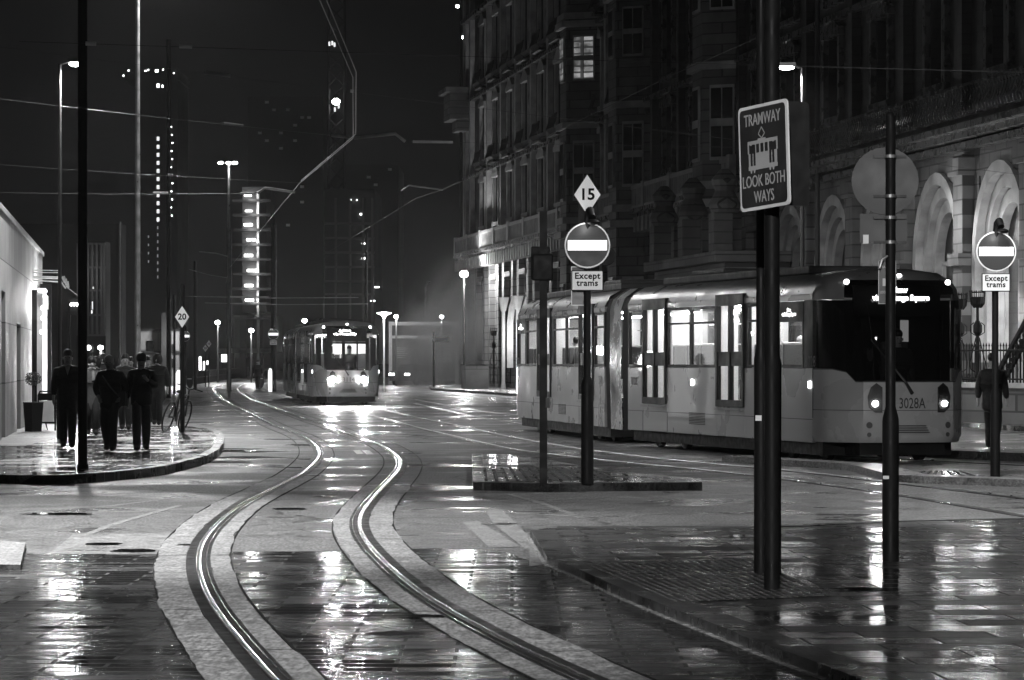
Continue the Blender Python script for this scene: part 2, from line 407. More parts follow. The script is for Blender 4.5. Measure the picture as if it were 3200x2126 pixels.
RL = [(900,2175),(853,2126),(793,2062),(746,2001),(699,1950),(653,1880),(627,1820),(615,1764),(620,1726),(634,1689),(657,1661),(699,1619),(755,1577),(816,1547),(886,1512),(932,1489),(974,1456),(993,1433),(998,1421),(992,1400),(973,1379),(939,1360),(897,1345),(854,1328),(812,1307),(769,1286),(723,1264),(689,1243),(670,1228),(664,1216),(674,1207),(697,1200),(745,1189)]
RR = [(1940,2175),(1834,2126),(1592,2018),(1490,1959),(1387,1906),(1326,1866),(1261,1815),(1205,1764),(1159,1717),(1126,1670),(1119,1633),(1131,1600),(1154,1572),(1196,1526),(1233,1489),(1252,1461),(1253,1447),(1249,1432),(1233,1417),(1193,1392),(1151,1379),(1066,1349),(1024,1332),(981,1319),(922,1298),(854,1273),(782,1247),(748,1226),(742,1214),(757,1203),(800,1193)]
B1 = [(1000,1262),(1130,1294),(1214,1311),(1320,1341),(1447,1370),(1600,1406),(1857,1437),(2367,1487),(2800,1545),(3300,1630)]
B2 = [(1090,1258),(1160,1272),(1236,1290),(1320,1309),(1447,1334),(1600,1368),(1811,1405),(2100,1440),(2500,1475),(3300,1570)]
C1 = [(1300,1262),(1500,1305),(1676,1333),(1940,1370),(2316,1400),(2700,1430),(2833,1436),(3200,1456),(3500,1470)]
C2 = [(1300,1250),(1500,1285),(1676,1305),(1940,1340),(2316,1372),(2700,1400),(2833,1408),(3200,1431),(3500,1447)]
def track(lines, label, group, it=60, strips=True):
    for k, (P, lab) in enumerate(zip(lines, label)):
        L = smooth_line(G(P), .25, it)
        root = thing('tram_rail', lab, 'rail', (0,0,0), 0, group)
        sg = 1 if k == 0 else -1        # inner side of the gauge
        b = MB(); prof_ = [(-.024,.008),(-.020,.016),(-.010,.0205),(0,.022),(.010,.0205),(.020,.016),(.024,.008)]; OL = [offs(L, d_) for d_, _ in prof_]; V = []
        for i_ in range(len(L)):
            for j_, (d_, z_) in enumerate(prof_): V.append((OL[j_][i_].x, OL[j_][i_].y, z_))
        b.raw(V, [(i_*7+j_, i_*7+j_+1, (i_+1)*7+j_+1, (i_+1)*7+j_) for i_ in range(len(L)-1) for j_ in range(6)]); o = b.build('rail_head', M['rail'] if strips else M['rail_dull'], root)
        for p_ in o.data.polygons: p_.use_smooth = True
        b = MB(); ribbon('', L, -.10, -.022, .0, .010, None, b); ribbon('', L, .022, .10, .0, .010, None, b)
        b.build('rubber_joint', M['wetjoint'], root)
        b = MB(); ribbon('', L, sg*.068-.004, sg*.068+.004, .0, .0125, None, b); b.build('keeper_strip', M['rail'], root)
        if strips:
            Lfull = L; L = [q for q in L if q.y < (47 if k == 0 else 44)]
            b = MB(); ribbon('', L, (-.34 if k == 0 else -.26), -.094, 0, .009, None, b, .007); ribbon('', L, .094, (.26 if k == 0 else .33), 0, .009, None, b, .007)
            o = b.build('track_slab', M['concrete']); tag(o, kind='structure')
            L = Lfull; b = MB(); ribbon('', L, (-.355 if k == 0 else -.275), (-.341 if k == 0 else -.261), 0, .0075, None, b); ribbon('', L, (.261 if k == 0 else .331), (.275 if k == 0 else .345), 0, .0075, None, b)
            i = 9
            while i < len(L)-6:
                for d0, d1 in (((-.34 if k == 0 else -.26),-.101),(.101,(.26 if k == 0 else .33))):
                    A_, B_ = offs(L[i-1:i+2], d0)[1], offs(L[i-1:i+2], d1)[1]; t_ = (L[i+1]-L[i-1]).normalized()*.012
                    b.face([(p.x,p.y,.0098) for p in (A_-t_, B_-t_, B_+t_, A_+t_)][::-1])
                i += 11
                if L[min(i,len(L)-1)].y > 43: break
            o = b.build('slab_joint', M['rubber']); tag(o, kind='structure')
    return
track([RL, RR], ['shining left rail of the nearest S shaped track, curving from bottom left', 'shining right rail of the nearest S shaped track, sweeping to bottom centre'], 'rails of the near curved track', 40)
track([B1, B2], ['rail of the middle track, nearest side, running past the island', 'rail of the middle track, far side, leading under the oncoming tram'], 'rails of the middle track', 60, False)
track([C1, C2], ['rail on the near side beneath the long tram at right', 'rail on the hotel side beneath the long tram at right'], 'rails of the far right track', 60, False)

# paved areas (the crossing): left of, between and right of the rails, where the photo's asphalt ends at about 29 m
LL = smooth_line(G(RL), .25, 40); LR = smooth_line(G(RR), .25, 40)
def upto(L, Y): return [p for p in L if p.y <= Y]
a = upto(offs(LL, -.355), 28.6)
if True:
    left_edge = [Vector((-9,16,0)), Vector((-9,28.6,0))]
    sheet('paving', [[*left_edge, *a[::-1]]], .004, M['setts'])
inner = upto(offs(LL, .275), 28.9); inner2 = upto(offs(LR, -.275), 28.9)
sheet('paving', [[*inner, *inner2[::-1]]], .004, M['setts'])
right = upto(offs(LR, .345), 29.2)
sheet('paving', [[*right, g(1360,1715), g(1560,1720), g(1700,1770), g(1793,1801), g(1940,1870), g(2100,1936), g(2240,1990), g(2380,2048), g(2566,2118), g(2720,2185)][::-1]], .0045, M['setts'])
# pale concrete strips by the island
sheet('concrete_strip', [G([(1512,1592),(1568,1592),(1657,1682),(1709,1764),(1654,1772),(1656,1728),(1545,1642)]), G([(1445,1633),(1494,1629),(1625,1710),(1529,1713)])], .005, M['pale_conc'])
sheet('concrete_strip', [G([(180,1712),(228,1670),(620,1668),(640,1738),(500,1738),(140,1736)])], .0035, M['pale_conc'])

# raised pavements
def pavement(name, pts, h, m, back=None, kerbw=.16, mtop=None, nk=None):
    """pts: pixel outline of its foot; the kerb runs along the first nk points"""
    P = [g(x, y) if not isinstance(x, Vector) else x for x, y in pts] if not isinstance(pts[0], Vector) else pts
    b = MB(); b.prism([(p.x,p.y) for p in P], 0, h-.006); o = b.build(name, m); tag(o, kind='structure')
    if nk:
        L = smooth_line(P[:nk], .2, 2)
        k = MB(); ribbon('', L, 0 if kerbw > 0 else kerbw, kerbw if kerbw > 0 else 0, 0, h, None, k)
        o2 = k.build('kerb', M['kerb']); tag(o2, kind='structure')
    return P
# left pavement with a built out corner
LP = [(-400,1500),(60,1513),(205,1513),(300,1508),(420,1496),(520,1483),(600,1462),(650,1447),(685,1425),(699,1402),(700,1384),(693,1370),(668,1356),(610,1349),(540,1347)]
Pl = [g(x,y) for x,y in LP] + [Vector((-13,79,0)), Vector((-13.2,125,0)), Vector((-40,125,0)), Vector((-40,46,0))]
b = MB(); b.prism([(p.x,p.y) for p in Pl], 0, .12); tag(b.build('pavement', M['slab_left']), kind='structure')
b = MB(); ribbon('', smooth_line(Pl[2:15], .3, 3), -.15, .0, 0, .126, None, b); tag(b.build('kerb', M['kerb']), kind='structure')
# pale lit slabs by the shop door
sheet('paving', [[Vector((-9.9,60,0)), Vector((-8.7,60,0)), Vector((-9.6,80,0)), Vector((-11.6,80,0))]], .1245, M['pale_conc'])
b = MB(); b.prism([tuple(g(x,y)[:2]) for x,y in [(-120,1705),(0,1706),(80,1714),(64,1785),(-120,1783)]], 0, .05); tag(b.build('pavement', M['concrete']), kind='structure')
# dropped kerb ramp, left
b = MB(); r0 = [g(60,1513),g(205,1513),g(290,1487,.12),g(110,1487,.12)]; b.face([r + Vector((0,-.02,.006)) for r in r0]); tag(b.build('kerb_ramp', M['pale_conc']), kind='structure')

# right hand pavement
RP = [(1740,1668),(1657,1680),(1709,1766),(1793,1801),(1940,1870),(2100,1936),(2240,1990),(2380,2048),(2566,2118),(2900,2250)]
Pr = [g(x,y) for x,y in RP] + [Vector((14,15,0)), Vector((16,33.5,0)), g(3300,1637), g(2753,1650), g(2445,1668)]
b = MB(); b.prism([(p.x,p.y) for p in Pr], 0, .065); tag(b.build('pavement', M['slabs']), kind='structure')
b = MB(); ribbon('', smooth_line(Pr[1:10], .2, 3), -.23, .0, 0, .072, None, b)
ribbon('', smooth_line([Pr[0], Pr[-1], Pr[-2], Pr[-3], Pr[-4]], .3, 2), 0, .16, 0, .072, None, b)
tag(b.build('kerb', M['kerb']), kind='structure')
b = MB(); ribbon('', smooth_line(Pr[1:10], .2, 3), .0, .035, 0, .008, None, b); tag(b.build('drain_channel', M['channel']), kind='structure')
b = MB()
T = [g(*p, .065) for p in [(1811,1763),(2352,1750),(2603,1866),(2100,1885)]]
b.face([(p.x,p.y,.0715) for p in T][::-1])
def blisters(b, T, z, step, r=.012, hgt=.005):
    u, v = (T[1]-T[0]), (T[3]-T[0]); nu, nv = int(((T[1]-T[0]).length+(T[2]-T[3]).length)/2/step), int(((T[3]-T[0]).length+(T[2]-T[1]).length)/2/step)
    for i in range(nu):
        for j in range(nv):
            s, t = (i+.5)/nu, (j+.5)/nv
            p = T[0]*(1-s)*(1-t)+T[1]*s*(1-t)+T[2]*s*t+T[3]*(1-s)*t; V = []
            for rr, zz in ((r,0),(r*.6,hgt)):
                for k in range(6): a = k*math.pi/3; V.append((p.x+rr*math.cos(a), p.y+rr*math.sin(a), z+zz))
            b.raw(V, [(k,(k+1)%6,6+(k+1)%6,6+k) for k in range(6)]+[(6,7,8,9,10,11)])
blisters(b, T, .0715, .066, .014, .006)
tag(b.build('tactile_paving', M['tactile']), kind='structure')

# traffic island in the middle with its tactile patch
IP = [(1475,1437),(1478,1533),(1700,1537),(2195,1534)]
Pi = [g(x,y) for x,y in IP] + [g(2190,1520), g(1960,1505,0.0)+Vector((0,.8,0)), g(1600,1440)]
b = MB(); b.prism([(p.x,p.y) for p in Pi], 0, .10); tag(b.build('traffic_island', M['slab_left']), kind='structure')
b = MB(); ribbon('', smooth_line(Pi[:4], .2, 1), -.16, 0, 0, .11, None, b); tag(b.build('kerb', M['kerb']), kind='structure')
b = MB(); T = [g(*p,.1) for p in [(1502,1506),(1500,1464),(1850,1464),(1935,1500)]]
b.face([(p.x,p.y,.104) for p in T][::-1]); blisters(b, T, .104, .13, .025, .012); tag(b.build('tactile_paving', M['tactile']), kind='structure')
# tram stop kerb strip at right with dark tactile ramp
KP = [(2255,1444),(2650,1470),(2790,1508),(3120,1520),(3300,1528)]
b = MB(); L = smooth_line([g(x,y) for x,y in KP], .3, 3); ribbon('', L, -.5, 0, 0, .10, None, b); tag(b.build('kerb', M['pale_conc']), kind='structure')
b = MB(); T = [g(*p,.0) for p in [(2810,1502),(2880,1476),(3010,1476),(3090,1500)]]
b.face([(p.x,p.y,.012) for p in T][::-1]); blisters(b, T, .012, .12, .03, .015); tag(b.build('tactile_paving', M['tactile']), kind='structure')
# hotel pavement along the facade
b = MB(); b.prism([(16.0,60),(60,60),(60,260),(0,260),(-5.3,215),(-4.6,190),(9.5,95),(11.5,80)], 0, .12); tag(b.build('pavement', M['slabs']), kind='structure')
b = MB(); ribbon('', smooth_line([Vector(p+(0,)) for p in [(16.0,60),(11.5,80),(9.5,95),(-4.6,190),(-5.3,215)]], 1, 1), 0, .15, 0, .127, None, b); tag(b.build('kerb', M['kerb']), kind='structure')
# low boundary kerb line beyond the tram nose, bright with rain
b = MB(); ribbon('', smooth_line([g(x,y) for x,y in [(2833,1424),(3010,1433),(3200,1441),(3500,1452)]], .5, 1), 0, .3, 0, .14, None, b); tag(b.build('kerb', M['kerb']), kind='structure')

# road markings and repairs
def marks(segs, w=.1):
    b = MB()
    for s in segs: ribbon('', smooth_line([g(x,y) for x,y in s], .25, 4), -w/2, w/2, .0, .005, None, b)
    return b.build('road_marking', M['mark'])
pud = MB(); rr = random.Random(11)
for px, py, w, h in ((415,1724,75,5),(325,1703,60,4),(590,1706,40,3),(905,1592,60,3),(1010,1553,40,2),(180,1608,120,3),(740,1410,70,2),(1560,1640,60,3),(2330,1700,70,4),(2700,1872,90,6),(1330,1930,80,6),(1230,1985,90,7)):
    P = []
    for k in range(20):
        a = 2*math.pi*k/20; f = .75+.4*rr.random(); P.append(g(px+w*f*math.cos(a), py+h*f*math.sin(a)))
    z = .069 if px > 2300 and py < 1900 and py > 1690 else .0095
    pud.face([(p.x,p.y,z) for p in P][::-1])
tag(pud.build('puddle', M['water']), kind='structure')
o = marks([[(1115,1408),(1127,1420)],[(1144,1409),(1158,1421)]], .12); tag(o, kind='structure')
b = MB()
for s in ([(1700,1565),(1900,1550),(2200,1562),(2445,1558)], [(1560,1600),(1900,1620),(2100,1600),(2300,1610)], [(1590,1545),(1700,1575),(1820,1620)], [(0,1600),(300,1588),(520,1560)], [(560,1580),(350,1640),(250,1680)]):
    ribbon('', smooth_line([g(x,y) for x,y in s], .25, 10), -.04, .04, 0, .003, None, b)
tag(b.build('road_joint', M['pale_conc']), kind='structure')
b = MB()
for px, py, r in ((1325,1418,.0),(690,1445,.5),(1700,1560,.0),(560,1410,.0)):
    if r: b.disc(g(px,py), (0,0,1), r, .004, 24)
for s in ([(700,1405),(760,1402)],[(705,1428),(850,1432)],[(700,1414),(840,1410)]):
    ribbon('', smooth_line([g(x,y) for x,y in s], .2, 0), -.5, .5, 0, .004, None, b)
tag(b.build('road_patch', M['rubber']), kind='structure')

# ================================================================== TRAMS
W = 1.22
RING = [(1.0,1.52),(0.985,2.60),(0.96,2.76),(0.88,2.93),(0.68,3.06),(0.3,3.13),(0.0,3.15)]
FRONT = dict(L=12.4, x0=.4, feats=[('w',.45,1.42),('d',1.46,3.0),('w2',3.04,6.0),('d',6.08,7.65),('w',7.85,9.3),('disp',9.36,10.75)])
REAR = dict(L=15.0, x0=1.85, feats=[('w',1.9,3.12),('d',3.2,5.0),('w2',5.05,8.6),('d',8.9,10.9),('w',10.95,12.7),('disp',12.8,14.2)])

def half_tram(root, org, ax, spec, number, lit_cab, nose=True):
    """one articulated half: an empty frame is avoided, every part is placed through a matrix into its own mesh"""
    L, x0 = spec['L'], spec['x0']; xs = L - 1.2 if nose else L-.9         # where the cab taper begins
    rz = math.atan2(ax[1], ax[0])
    def part(mb, name, mats, parent=None, smooth=False, bevel=0.0):
        o = mb.build(name, mats, None, smooth, bevel)
        if parent is None:
            o.parent = root; o.location = org; o.rotation_euler = (0,0,rz)
        else: o.parent = parent
        return o
    doors = [(a,b) for k,a,b in spec['feats'] if k == 'd']
    # ---- body shell
    b = MB()
    for s in (-1, 1):
        y0, y1 = sorted((s*W, s*(W-.06)))
        cuts = [x0]
        for a, c in doors: cuts += [a, c]
        cuts.append(xs)
        for i in range(0, len(cuts), 2): b.box(cuts[i], cuts[i+1], y0, y1, .32, 1.52)
        for a, c in doors: b.box(a, c, y0, y1, .32, .84)
        b.box(x0, xs, y0, y1, 2.62, 2.72)
        for k, a, c in spec['feats']:
            pass
    # nose body: lower panels
    part(b, 'body_panel', [M['paint']], None, False, .012)
    # roof lofted along the flat part
    b = MB(); prof = [(W,2.72),(W*.965,2.80),(W*.9,2.93),(W*.72,3.05),(W*.35,3.12),(0,3.14)]
    full = [(-y,z) for y,z in prof] + [(y,z) for y,z in prof[::-1][1:]]
    V = []
    for x in (x0, xs):
        for y, z in full: V.append((x,y,z))
    n = len(full); b.raw(V, [(i,i+1,n+i+1,n+i) for i in range(n-1)])
    part(b, 'roof', [M['paint_roof']], None, True)
    # cove stripe under the roof edge (light)
    b = MB()
    for s in (-1,1):
        for i in range(24):
            a = x0+.1+i*(xs-x0)/24; b.box(a, a+.18, *sorted((s*(W+.001), s*(W+.008))), 2.66, 2.70)
    # equipment on the roof
    b = MB(); b.box(x0+.8, xs-1.5, -.75, .75, 3.08, 3.22); b.box(x0+2, x0+4, -.55, .55, 3.22, 3.32)
    part(b, 'roof_equipment', [M['dkmetal']], None, False, .03)
    # underframe
    b = MB(); b.box(x0, xs+.15, -W+.12, W-.12, .12, .34); b.box(xs+.15, xs+.85, -W+.5, W-.5, .14, .34); part(b, 'underframe', [M['black']])
    for xb in ((1.2 if x0 < 1 else 3.0), L-3.4):
        b = MB()
        for dx in (0, 1.7):
            for s in (-1,1): b.disc((xb+dx, s*.74, .31), (0,s,0), .3, .1, 20)
        b.box(xb-.3, xb+2.0, -.95, .95, .18, .42); part(b, 'bogie', [M['black']])
    # ---- panel details: grille, seams, number
    b = MB()
    for s in (-1,1):
        gx = (doors[0][1]+doors[1][0])/2
        for k in range(8): b.box(gx-.1, gx+.85, *sorted((s*W, s*(W+.01))), .5+k*.028, .515+k*.028)
        b.box(x0+.02, xs, *sorted((s*W, s*(W+.004))), .69, .7)
        for q in (doors[0][1]+.05, doors[1][1]+.9, doors[0][0]-.03): b.box(q, q+.012, *sorted((s*W, s*(W+.004))), .33, .69)
    part(b, 'vent_grille', [M['bellows']])
    for s in (-1,1):
        t = text('fleet_number', number, .26, M['signgrey'], (0,0,0), (0,0,0), None, .001)
        xx = xs+.05 if s*1 else 0
        t.matrix_world = Matrix()
        loc = Vector((xs-.02-.05, s*(W+.012), 1.62)); rot = (R(90),0,R(180) if s > 0 else 0)
        t.parent = root; m4 = Matrix.Translation(org) @ Matrix.Rotation(rz,4,'Z') @ Matrix.Translation(loc) @ Matrix.Rotation(rot[2],4,'Z') @ Matrix.Rotation(rot[0],4,'X')
        t.matrix_local = m4
        t = text('fleet_number', number, .22, M['bellows'], (0,0,0), (0,0,0), None, .001)
        t.parent = root; t.matrix_local = Matrix.Translation(org) @ Matrix.Rotation(rz,4,'Z') @ Matrix.Translation(Vector((x0+.45, s*(W+.012), 1.25))) @ Matrix.Rotation(rot[2],4,'Z') @ Matrix.Rotation(rot[0],4,'X')
    # ---- windows: dark frame band with panes
    for s in (-1, 1):
        fm = MB(); py0, py1 = sorted((s*(W-.005), s*(W-.07))); last = x0
        for k, a, c in spec['feats'] + [('e', xs, xs)]:
            if a > last: fm.box(last, a+.0, py0, py1, 1.52, 2.62)
            last = c
        for q_ in islands(fm): part(q_, 'window_pillar', [M['tramblack']])
        for k, a, c in spec['feats']:
            if k in ('w','w2','disp'):
                w = MB(); t_ = .05; z0, z1 = 1.525, 2.615; fy = sorted((s*(W+.004), s*(W-.05)))
                w.box(a, c, *fy, z0, z0+t_); w.box(a, c, *fy, z1-t_, z1)
                w.box(a, a+t_, *fy, z0+t_, z1-t_); w.box(c-t_, c, *fy, z0+t_, z1-t_)
                if k == 'w2': mcx = (a+c)/2; w.box(mcx-.06, mcx+.06, *fy, z0+t_, z1-t_); w.box(a+t_, mcx-.06, *fy, 2.30, 2.34); w.box(mcx+.06, c-t_, *fy, 2.30, 2.34)
                if k == 'w' and c-a > 1.2: w.box(a+t_, c-t_, *fy, 2.30, 2.34)
                if k == 'disp': w.box(a+t_, c-t_, *fy, 2.28, z1-t_)
                f = part(w, 'window', [M['tramblack']])
                p = MB(); p.box(a+t_, c-t_, *sorted((s*(W-.018), s*(W-.024))), z0+t_, (2.28 if k == 'disp' else z1-t_)); part(p, 'pane', [M['tramglass']], f)
                if k == 'disp':
                    t = text('destination_text', spec['dest_s'], .085, E['display'], (0,0,0), (0,0,0), f, .002)
                    t.matrix_local = Matrix.Translation(Vector(((a+c)/2, s*(W+.012), 2.44))) @ Matrix.Rotation(R(180) if s > 0 else 0,4,'Z') @ Matrix.Rotation(R(90),4,'X')
            elif k == 'd':
                w = MB(); t_ = .09; z0, z1 = .84, 2.80; fy = sorted((s*(W+.03), s*(W-.05))); mid = (a+c)/2
                w.box(a, c, *fy, z0, z0+.12); w.box(a, c, *fy, z1-.2, z1)
                w.box(a, a+t_, *fy, z0+.12, z1-.2); w.box(c-t_, c, *fy, z0+.12, z1-.2); w.box(mid-.05, mid+.05, *fy, z0+.12, z1-.2)
                for q0, q1 in ((a+t_, mid-.05), (mid+.05, c-t_)): w.box(q0, q1, *sorted((s*(W+.012), s*(W-.03))), 1.55, 1.80); w.box(q0, q0+.05, *sorted((s*(W+.012), s*(W-.03))), z0+.12, 1.55)
                d = part(w, 'door', [M['tramblack']])
                for q0, q1 in ((a+t_, mid-.05), (mid+.05, c-t_)):
                    p = MB(); p.box(q0, q1, *sorted((s*(W-.008), s*(W-.014))), z0+.12, 1.55); p.box(q0, q1, *sorted((s*(W-.008), s*(W-.014))), 1.80, z1-.2); part(p, 'pane', [M['tramglass']], d)
                p = MB(); p.box(a+.05, c-.05, *sorted((s*(W+.07), s*W)), .78, .82); part(p, 'door_step', [M['grmetal']], d)
    # ---- interior
    b = MB(); b.box(x0, xs, -W+.07, W-.07, .80, .90); part(b, 'saloon_floor', [M['floor_in']])
    b = MB(); b.box(x0, xs, -W+.07, W-.07, 2.63, 2.66)
    for a, c in doors:
        for s in (-1,1):
            for xx in (a-.05, c+.01): b.box(xx, xx+.04, *sorted((s*(W-.09), s*(W-.40))), .9, 2.62)
    part(b, 'saloon_lining', [M['white_in']])
    b = MB()
    for s in (-.75, .75): b.box(x0+.3, xs-.6, s-.06, s+.06, 2.60, 2.625)
    part(b, 'light_strip', [E['strip']])
    pb = MB()
    for a, c in doors:
        for s in (-.55,.55):
            for xx in (a-.02, c+.02): pb.tube([(xx,s,.9),(xx,s,2.6)], .02, 6)
    mid = (doors[0][1]+doors[1][0])/2
    for xx in (mid-.5, mid+.5): pb.tube([(xx,.3,.9),(xx,.3,2.6)], .02, 6); pb.tube([(xx-.5,-.55,2.3),(xx+.5,-.55,2.3)], .015, 6)
    part(pb, 'grab_pole', [M['white_in']])
    sx = []
    for k, a, c in spec['feats']:
        if k in ('w','w2','disp') and c-a > 1:
            q = a+.35
            while q < c-.3: sx.append(q); q += .85
    for q in sx:
        for s in (-1, 1):
            sb = MB(); sb.box(q-.22, q+.22, *sorted((s*.30, s*1.15)), 1.28, 1.38); sb.box(q-.25, q-.18, *sorted((s*.30, s*1.15)), 1.38, 1.92)
            st = part(sb, 'seat', [M['seat']], None, False, .02)
            if s == (-1 if x0 < 1 else 1):
                hb = MB(); hb.tube([(q-.215, s*.3, 1.4),(q-.215, s*.3, 1.94),(q-.215, s*1.15, 1.94),(q-.215,s*1.15,1.4)], .014, 6); part(hb, 'seat_rail', [M['white_in']], st)
    # ---- nose
    def nose_ring(z, tz, yk, sx_=1.0, zf=None):
        base = [(0,1.0),(.35,.975),(.62,.90),(.86,.78),(1.0,.69),(1.12,.62),(1.19,.40),(1.22,0)]
        pts = [(xs+u*tz, -W*v*yk, z if (zf is None or i < 3) else (z+(zf-z)*min(1,(i-2.7)/1.3))) for i,(u,v) in enumerate(base)]
        return pts + [(p[0], -p[1], p[2]) for p in pts[::-1][1:]]
    rings = [nose_ring(.34,.90,.97), nose_ring(.45,.97,1), nose_ring(.85,1.0,1), nose_ring(.86,1.0,1), nose_ring(1.5,1.0,1,1,1.30), nose_ring(1.52,.995,1,1,1.32),
             nose_ring(2.05,.95,1.0), nose_ring(2.5,.86,.995), nose_ring(2.62,.84,.99), nose_ring(2.80,.78,.965), nose_ring(2.93,.68,.90), nose_ring(3.06,.50,.72), nose_ring(3.12,.3,.35), nose_ring(3.14,.05,.02)]
    n = len(rings[0]); nb = MB(); allv = [p for r in rings for p in r]; fs, ms = [], []
    for j in range(len(rings)-1):
        for i in range(n-1):
            c_ = abs(i+.5-(n-1)/2)           # 0 centre .. 7 side
            zz = (rings[j][i][2]+rings[j+1][i][2])/2
            if j == 2: m_ = 2
            elif j < 4: m_ = 0
            elif j == 4: m_ = 2
            elif j < 8: m_ = (1 if c_ > 3.6 else 3)
            elif j < 11: m_ = (3 if (c_ < 3.6 and j < 10) else (4))
            else: m_ = 4
            if j in (8, 9) and c_ >= 3.6: m_ = 4
            fs.append((j*n+i, j*n+i+1, (j+1)*n+i+1, (j+1)*n+i)); ms.append(m_)
    nb.v = allv; nb.f = fs; nb.m = ms
    glassm = M['tramglass'] if lit_cab else M['tintglass']
    roofm = M['paint'] if lit_cab else M['paint_roof']
    # split into its parts
    def sub(keys):
        q = MB()
        for f, k in zip(fs, ms):
            if k in keys: q.face([allv[i] for i in f], 0)
        bm = bmesh.new(); o = q.build('x', [M['paint']]); bm.from_mesh(o.data); bmesh.ops.remove_doubles(bm, verts=bm.verts, dist=1e-4)
        out = MB(); bm.verts.index_update(); out.v = [tuple(v.co) for v in bm.verts]; out.f = [tuple(v.index for v in f.verts) for f in bm.faces]; out.m = [0]*len(out.f)
        bm.free(); bpy.data.objects.remove(o); return out
    def inset(mb, k):
        return mb
    cabp = part(sub({0}), 'cab_front', [M['paint']], None, True)
    part(sub({2}), 'front_seam', [M['bellows']], cabp)
    for q_ in islands(sub({1})): part(q_, 'cab_side', [M['tintglass'] if not lit_cab else M['tramglass']], None, True)
    ws = part(sub({3}), 'windscreen', [glassm], None, True)
    part(sub({4}), 'cab_roof', [roofm], None, True)
    if not lit_cab:
        b = MB(); b.box(xs-.03, xs, -W+.08, W-.08, .9, 2.62); part(b, 'cab_bulkhead', [M['tramblack'] if nose else M['white_in']])
        if nose:
            b = MB(); b.box(xs, xs+.01, .28, .42, 1.95, 2.3); part(b, 'bulkhead_window', [E['dim']])
            b = MB(); b.box(xs+.35, xs+1.05, -.72, .72, 1.0, 1.33); b.box(xs+.75,xs+.8,-.3,.1,1.33,1.5); b.tube([(xs+.5,.75,1.3),(xs+.5,.8,2.4)], .03, 6); part(b, 'cab_desk', [M['tramblack']])
            b = MB(); b.box(xs+.08, xs+.2, -.1, .35, 1.2, 1.95); part(b, 'driver_seat', [M['seat']], None, False, .03)
    else:
        b = MB(); b.box(xs-.03, xs, -W+.1, -W+.3, .9, 2.5); b.box(xs-.03, xs, W-.3, W-.1, .9, 2.5); b.box(xs, xs+.7, -.75, .75, .9, 1.28); part(b, 'cab_desk', [M['tramblack']])
        if nose:
            for ya, yb, za, zb in ((-.80,-.52,.9,2.5),(-.14,-.02,.9,2.5),(.40,.46,.9,2.5),(.74,.86,.9,2.5),(-.52,.74,2.28,2.36),(-.52,-.14,.9,1.75)): q_ = MB(); q_.box(xs-.05, xs-.02, ya, yb, za, zb); part(q_, 'cab_partition', [M['tramblack']])
    if not nose: return part
    # destination box behind/over the glass: black panel with lit text
    b = MB(); b.box(xs+.55, xs+.60, -.74, .74, 2.36, 2.85); part(b, 'destination_box', [M['tramblack']])
    fx = xs+1.2*.86+.03
    for txt, zz, sz in ((spec['dest'][0], 2.765, .125), (spec['dest'][1], 2.64, .125)):
        t = text('destination_text', txt, sz, E['display'], (0,0,0), (0,0,0), None, .004, width=spec['dw'][0 if zz > 2.7 else 1], bold=.003)
        t.parent = root
        t.matrix_local = Matrix.Translation(org) @ Matrix.Rotation(rz,4,'Z') @ Matrix.Translation(Vector((xs+(1.035 if zz < 2.7 else .985)+.015, -.1, zz))) @ Matrix.Rotation(R(90),4,'Z') @ Matrix.Rotation(R(90),4,'X')
    # headlamps
    for s in (-1, 1):
        hb = MB(); nx = Vector((.965, s*.26, 0)).normalized(); c = Vector((xs+1.155, s*.575, 1.02))
        pts = [(-.115,.2),(-.02,.27),(.07,.2),(.12,.05),(.10,-.12),(.0,-.2),(-.115,-.2)]
        tv = Vector((-nx.y, nx.x, 0)); A = [c + tv*(p[0]*s) + Vector((0,0,p[1])) for p in pts]; B = [p + nx*.03 for p in A]
        idx = list(range(7)); hb.raw(A+B, [tuple(range(7)), tuple(range(13,6,-1))] + [(k,(k+1)%7,7+(k+1)%7,7+k) for k in range(7)])
        hb.disc(c + Vector((0,0,.14)) + nx*.03, nx, .03, .01, 12)
        h = part(hb, 'headlight', [M['tramblack']])
        lb = MB(); lb.disc(c + Vector((0,0,-.06)) + nx*.032, nx, .046 if not lit_cab else .11, .015, 20); part(lb, 'lamp_lens', [E['head'] if not lit_cab else E['tramhead']], h)
    # marker lamps on the roof edge
    for s, zz in ((-1,2.9),(0,2.99),(1,2.9)):
        lb = MB(); lb.ball((xs+(.62 if s else .70), s*.86, zz), .042, 8); part(lb, 'marker_lamp', [E['marker']])
    # side marker lamps
    for s in (-1,1):
        for xx in (xs-.1, (doors[0][1]+doors[1][0])/2+.1):
            lb = MB(); lb.box(xx-.03, xx+.03, *sorted((s*W, s*(W+.03))), 1.20, 1.31); part(lb, 'side_lamp', [E['side']])
    # wiper, vee panel, bumper slots, couplings
    b = MB(); fx = xs+1.235
    b.tube([(fx-.0,.02,1.12),(fx+.03,-.1,1.3),(fx-.06,-.42,1.72)], [.03,.022,.012], 6); b.tube([(fx-.01,-.20,1.42),(fx-.13,-.62,1.98)], .014, 6)
    part(b, 'windscreen_wiper', [M['tramblack']])
    b = MB()
    for k in range(4): b.box(fx-.03, fx-.008, -.32+.04*k, .32-.02*k, .50+k*.035, .512+k*.035)
    part(b, 'bumper_slot', [M['bellows']])
    b = MB()
    for s in (-1,1): b.disc((xs+1.13, s*.66, .62), (1,s*.35,0), .05, .012, 16); b.disc((xs+1.12, s*.66, .47), (1,s*.35,0), .035, .012, 12)
    part(b, 'reflector', [M['signgrey']])
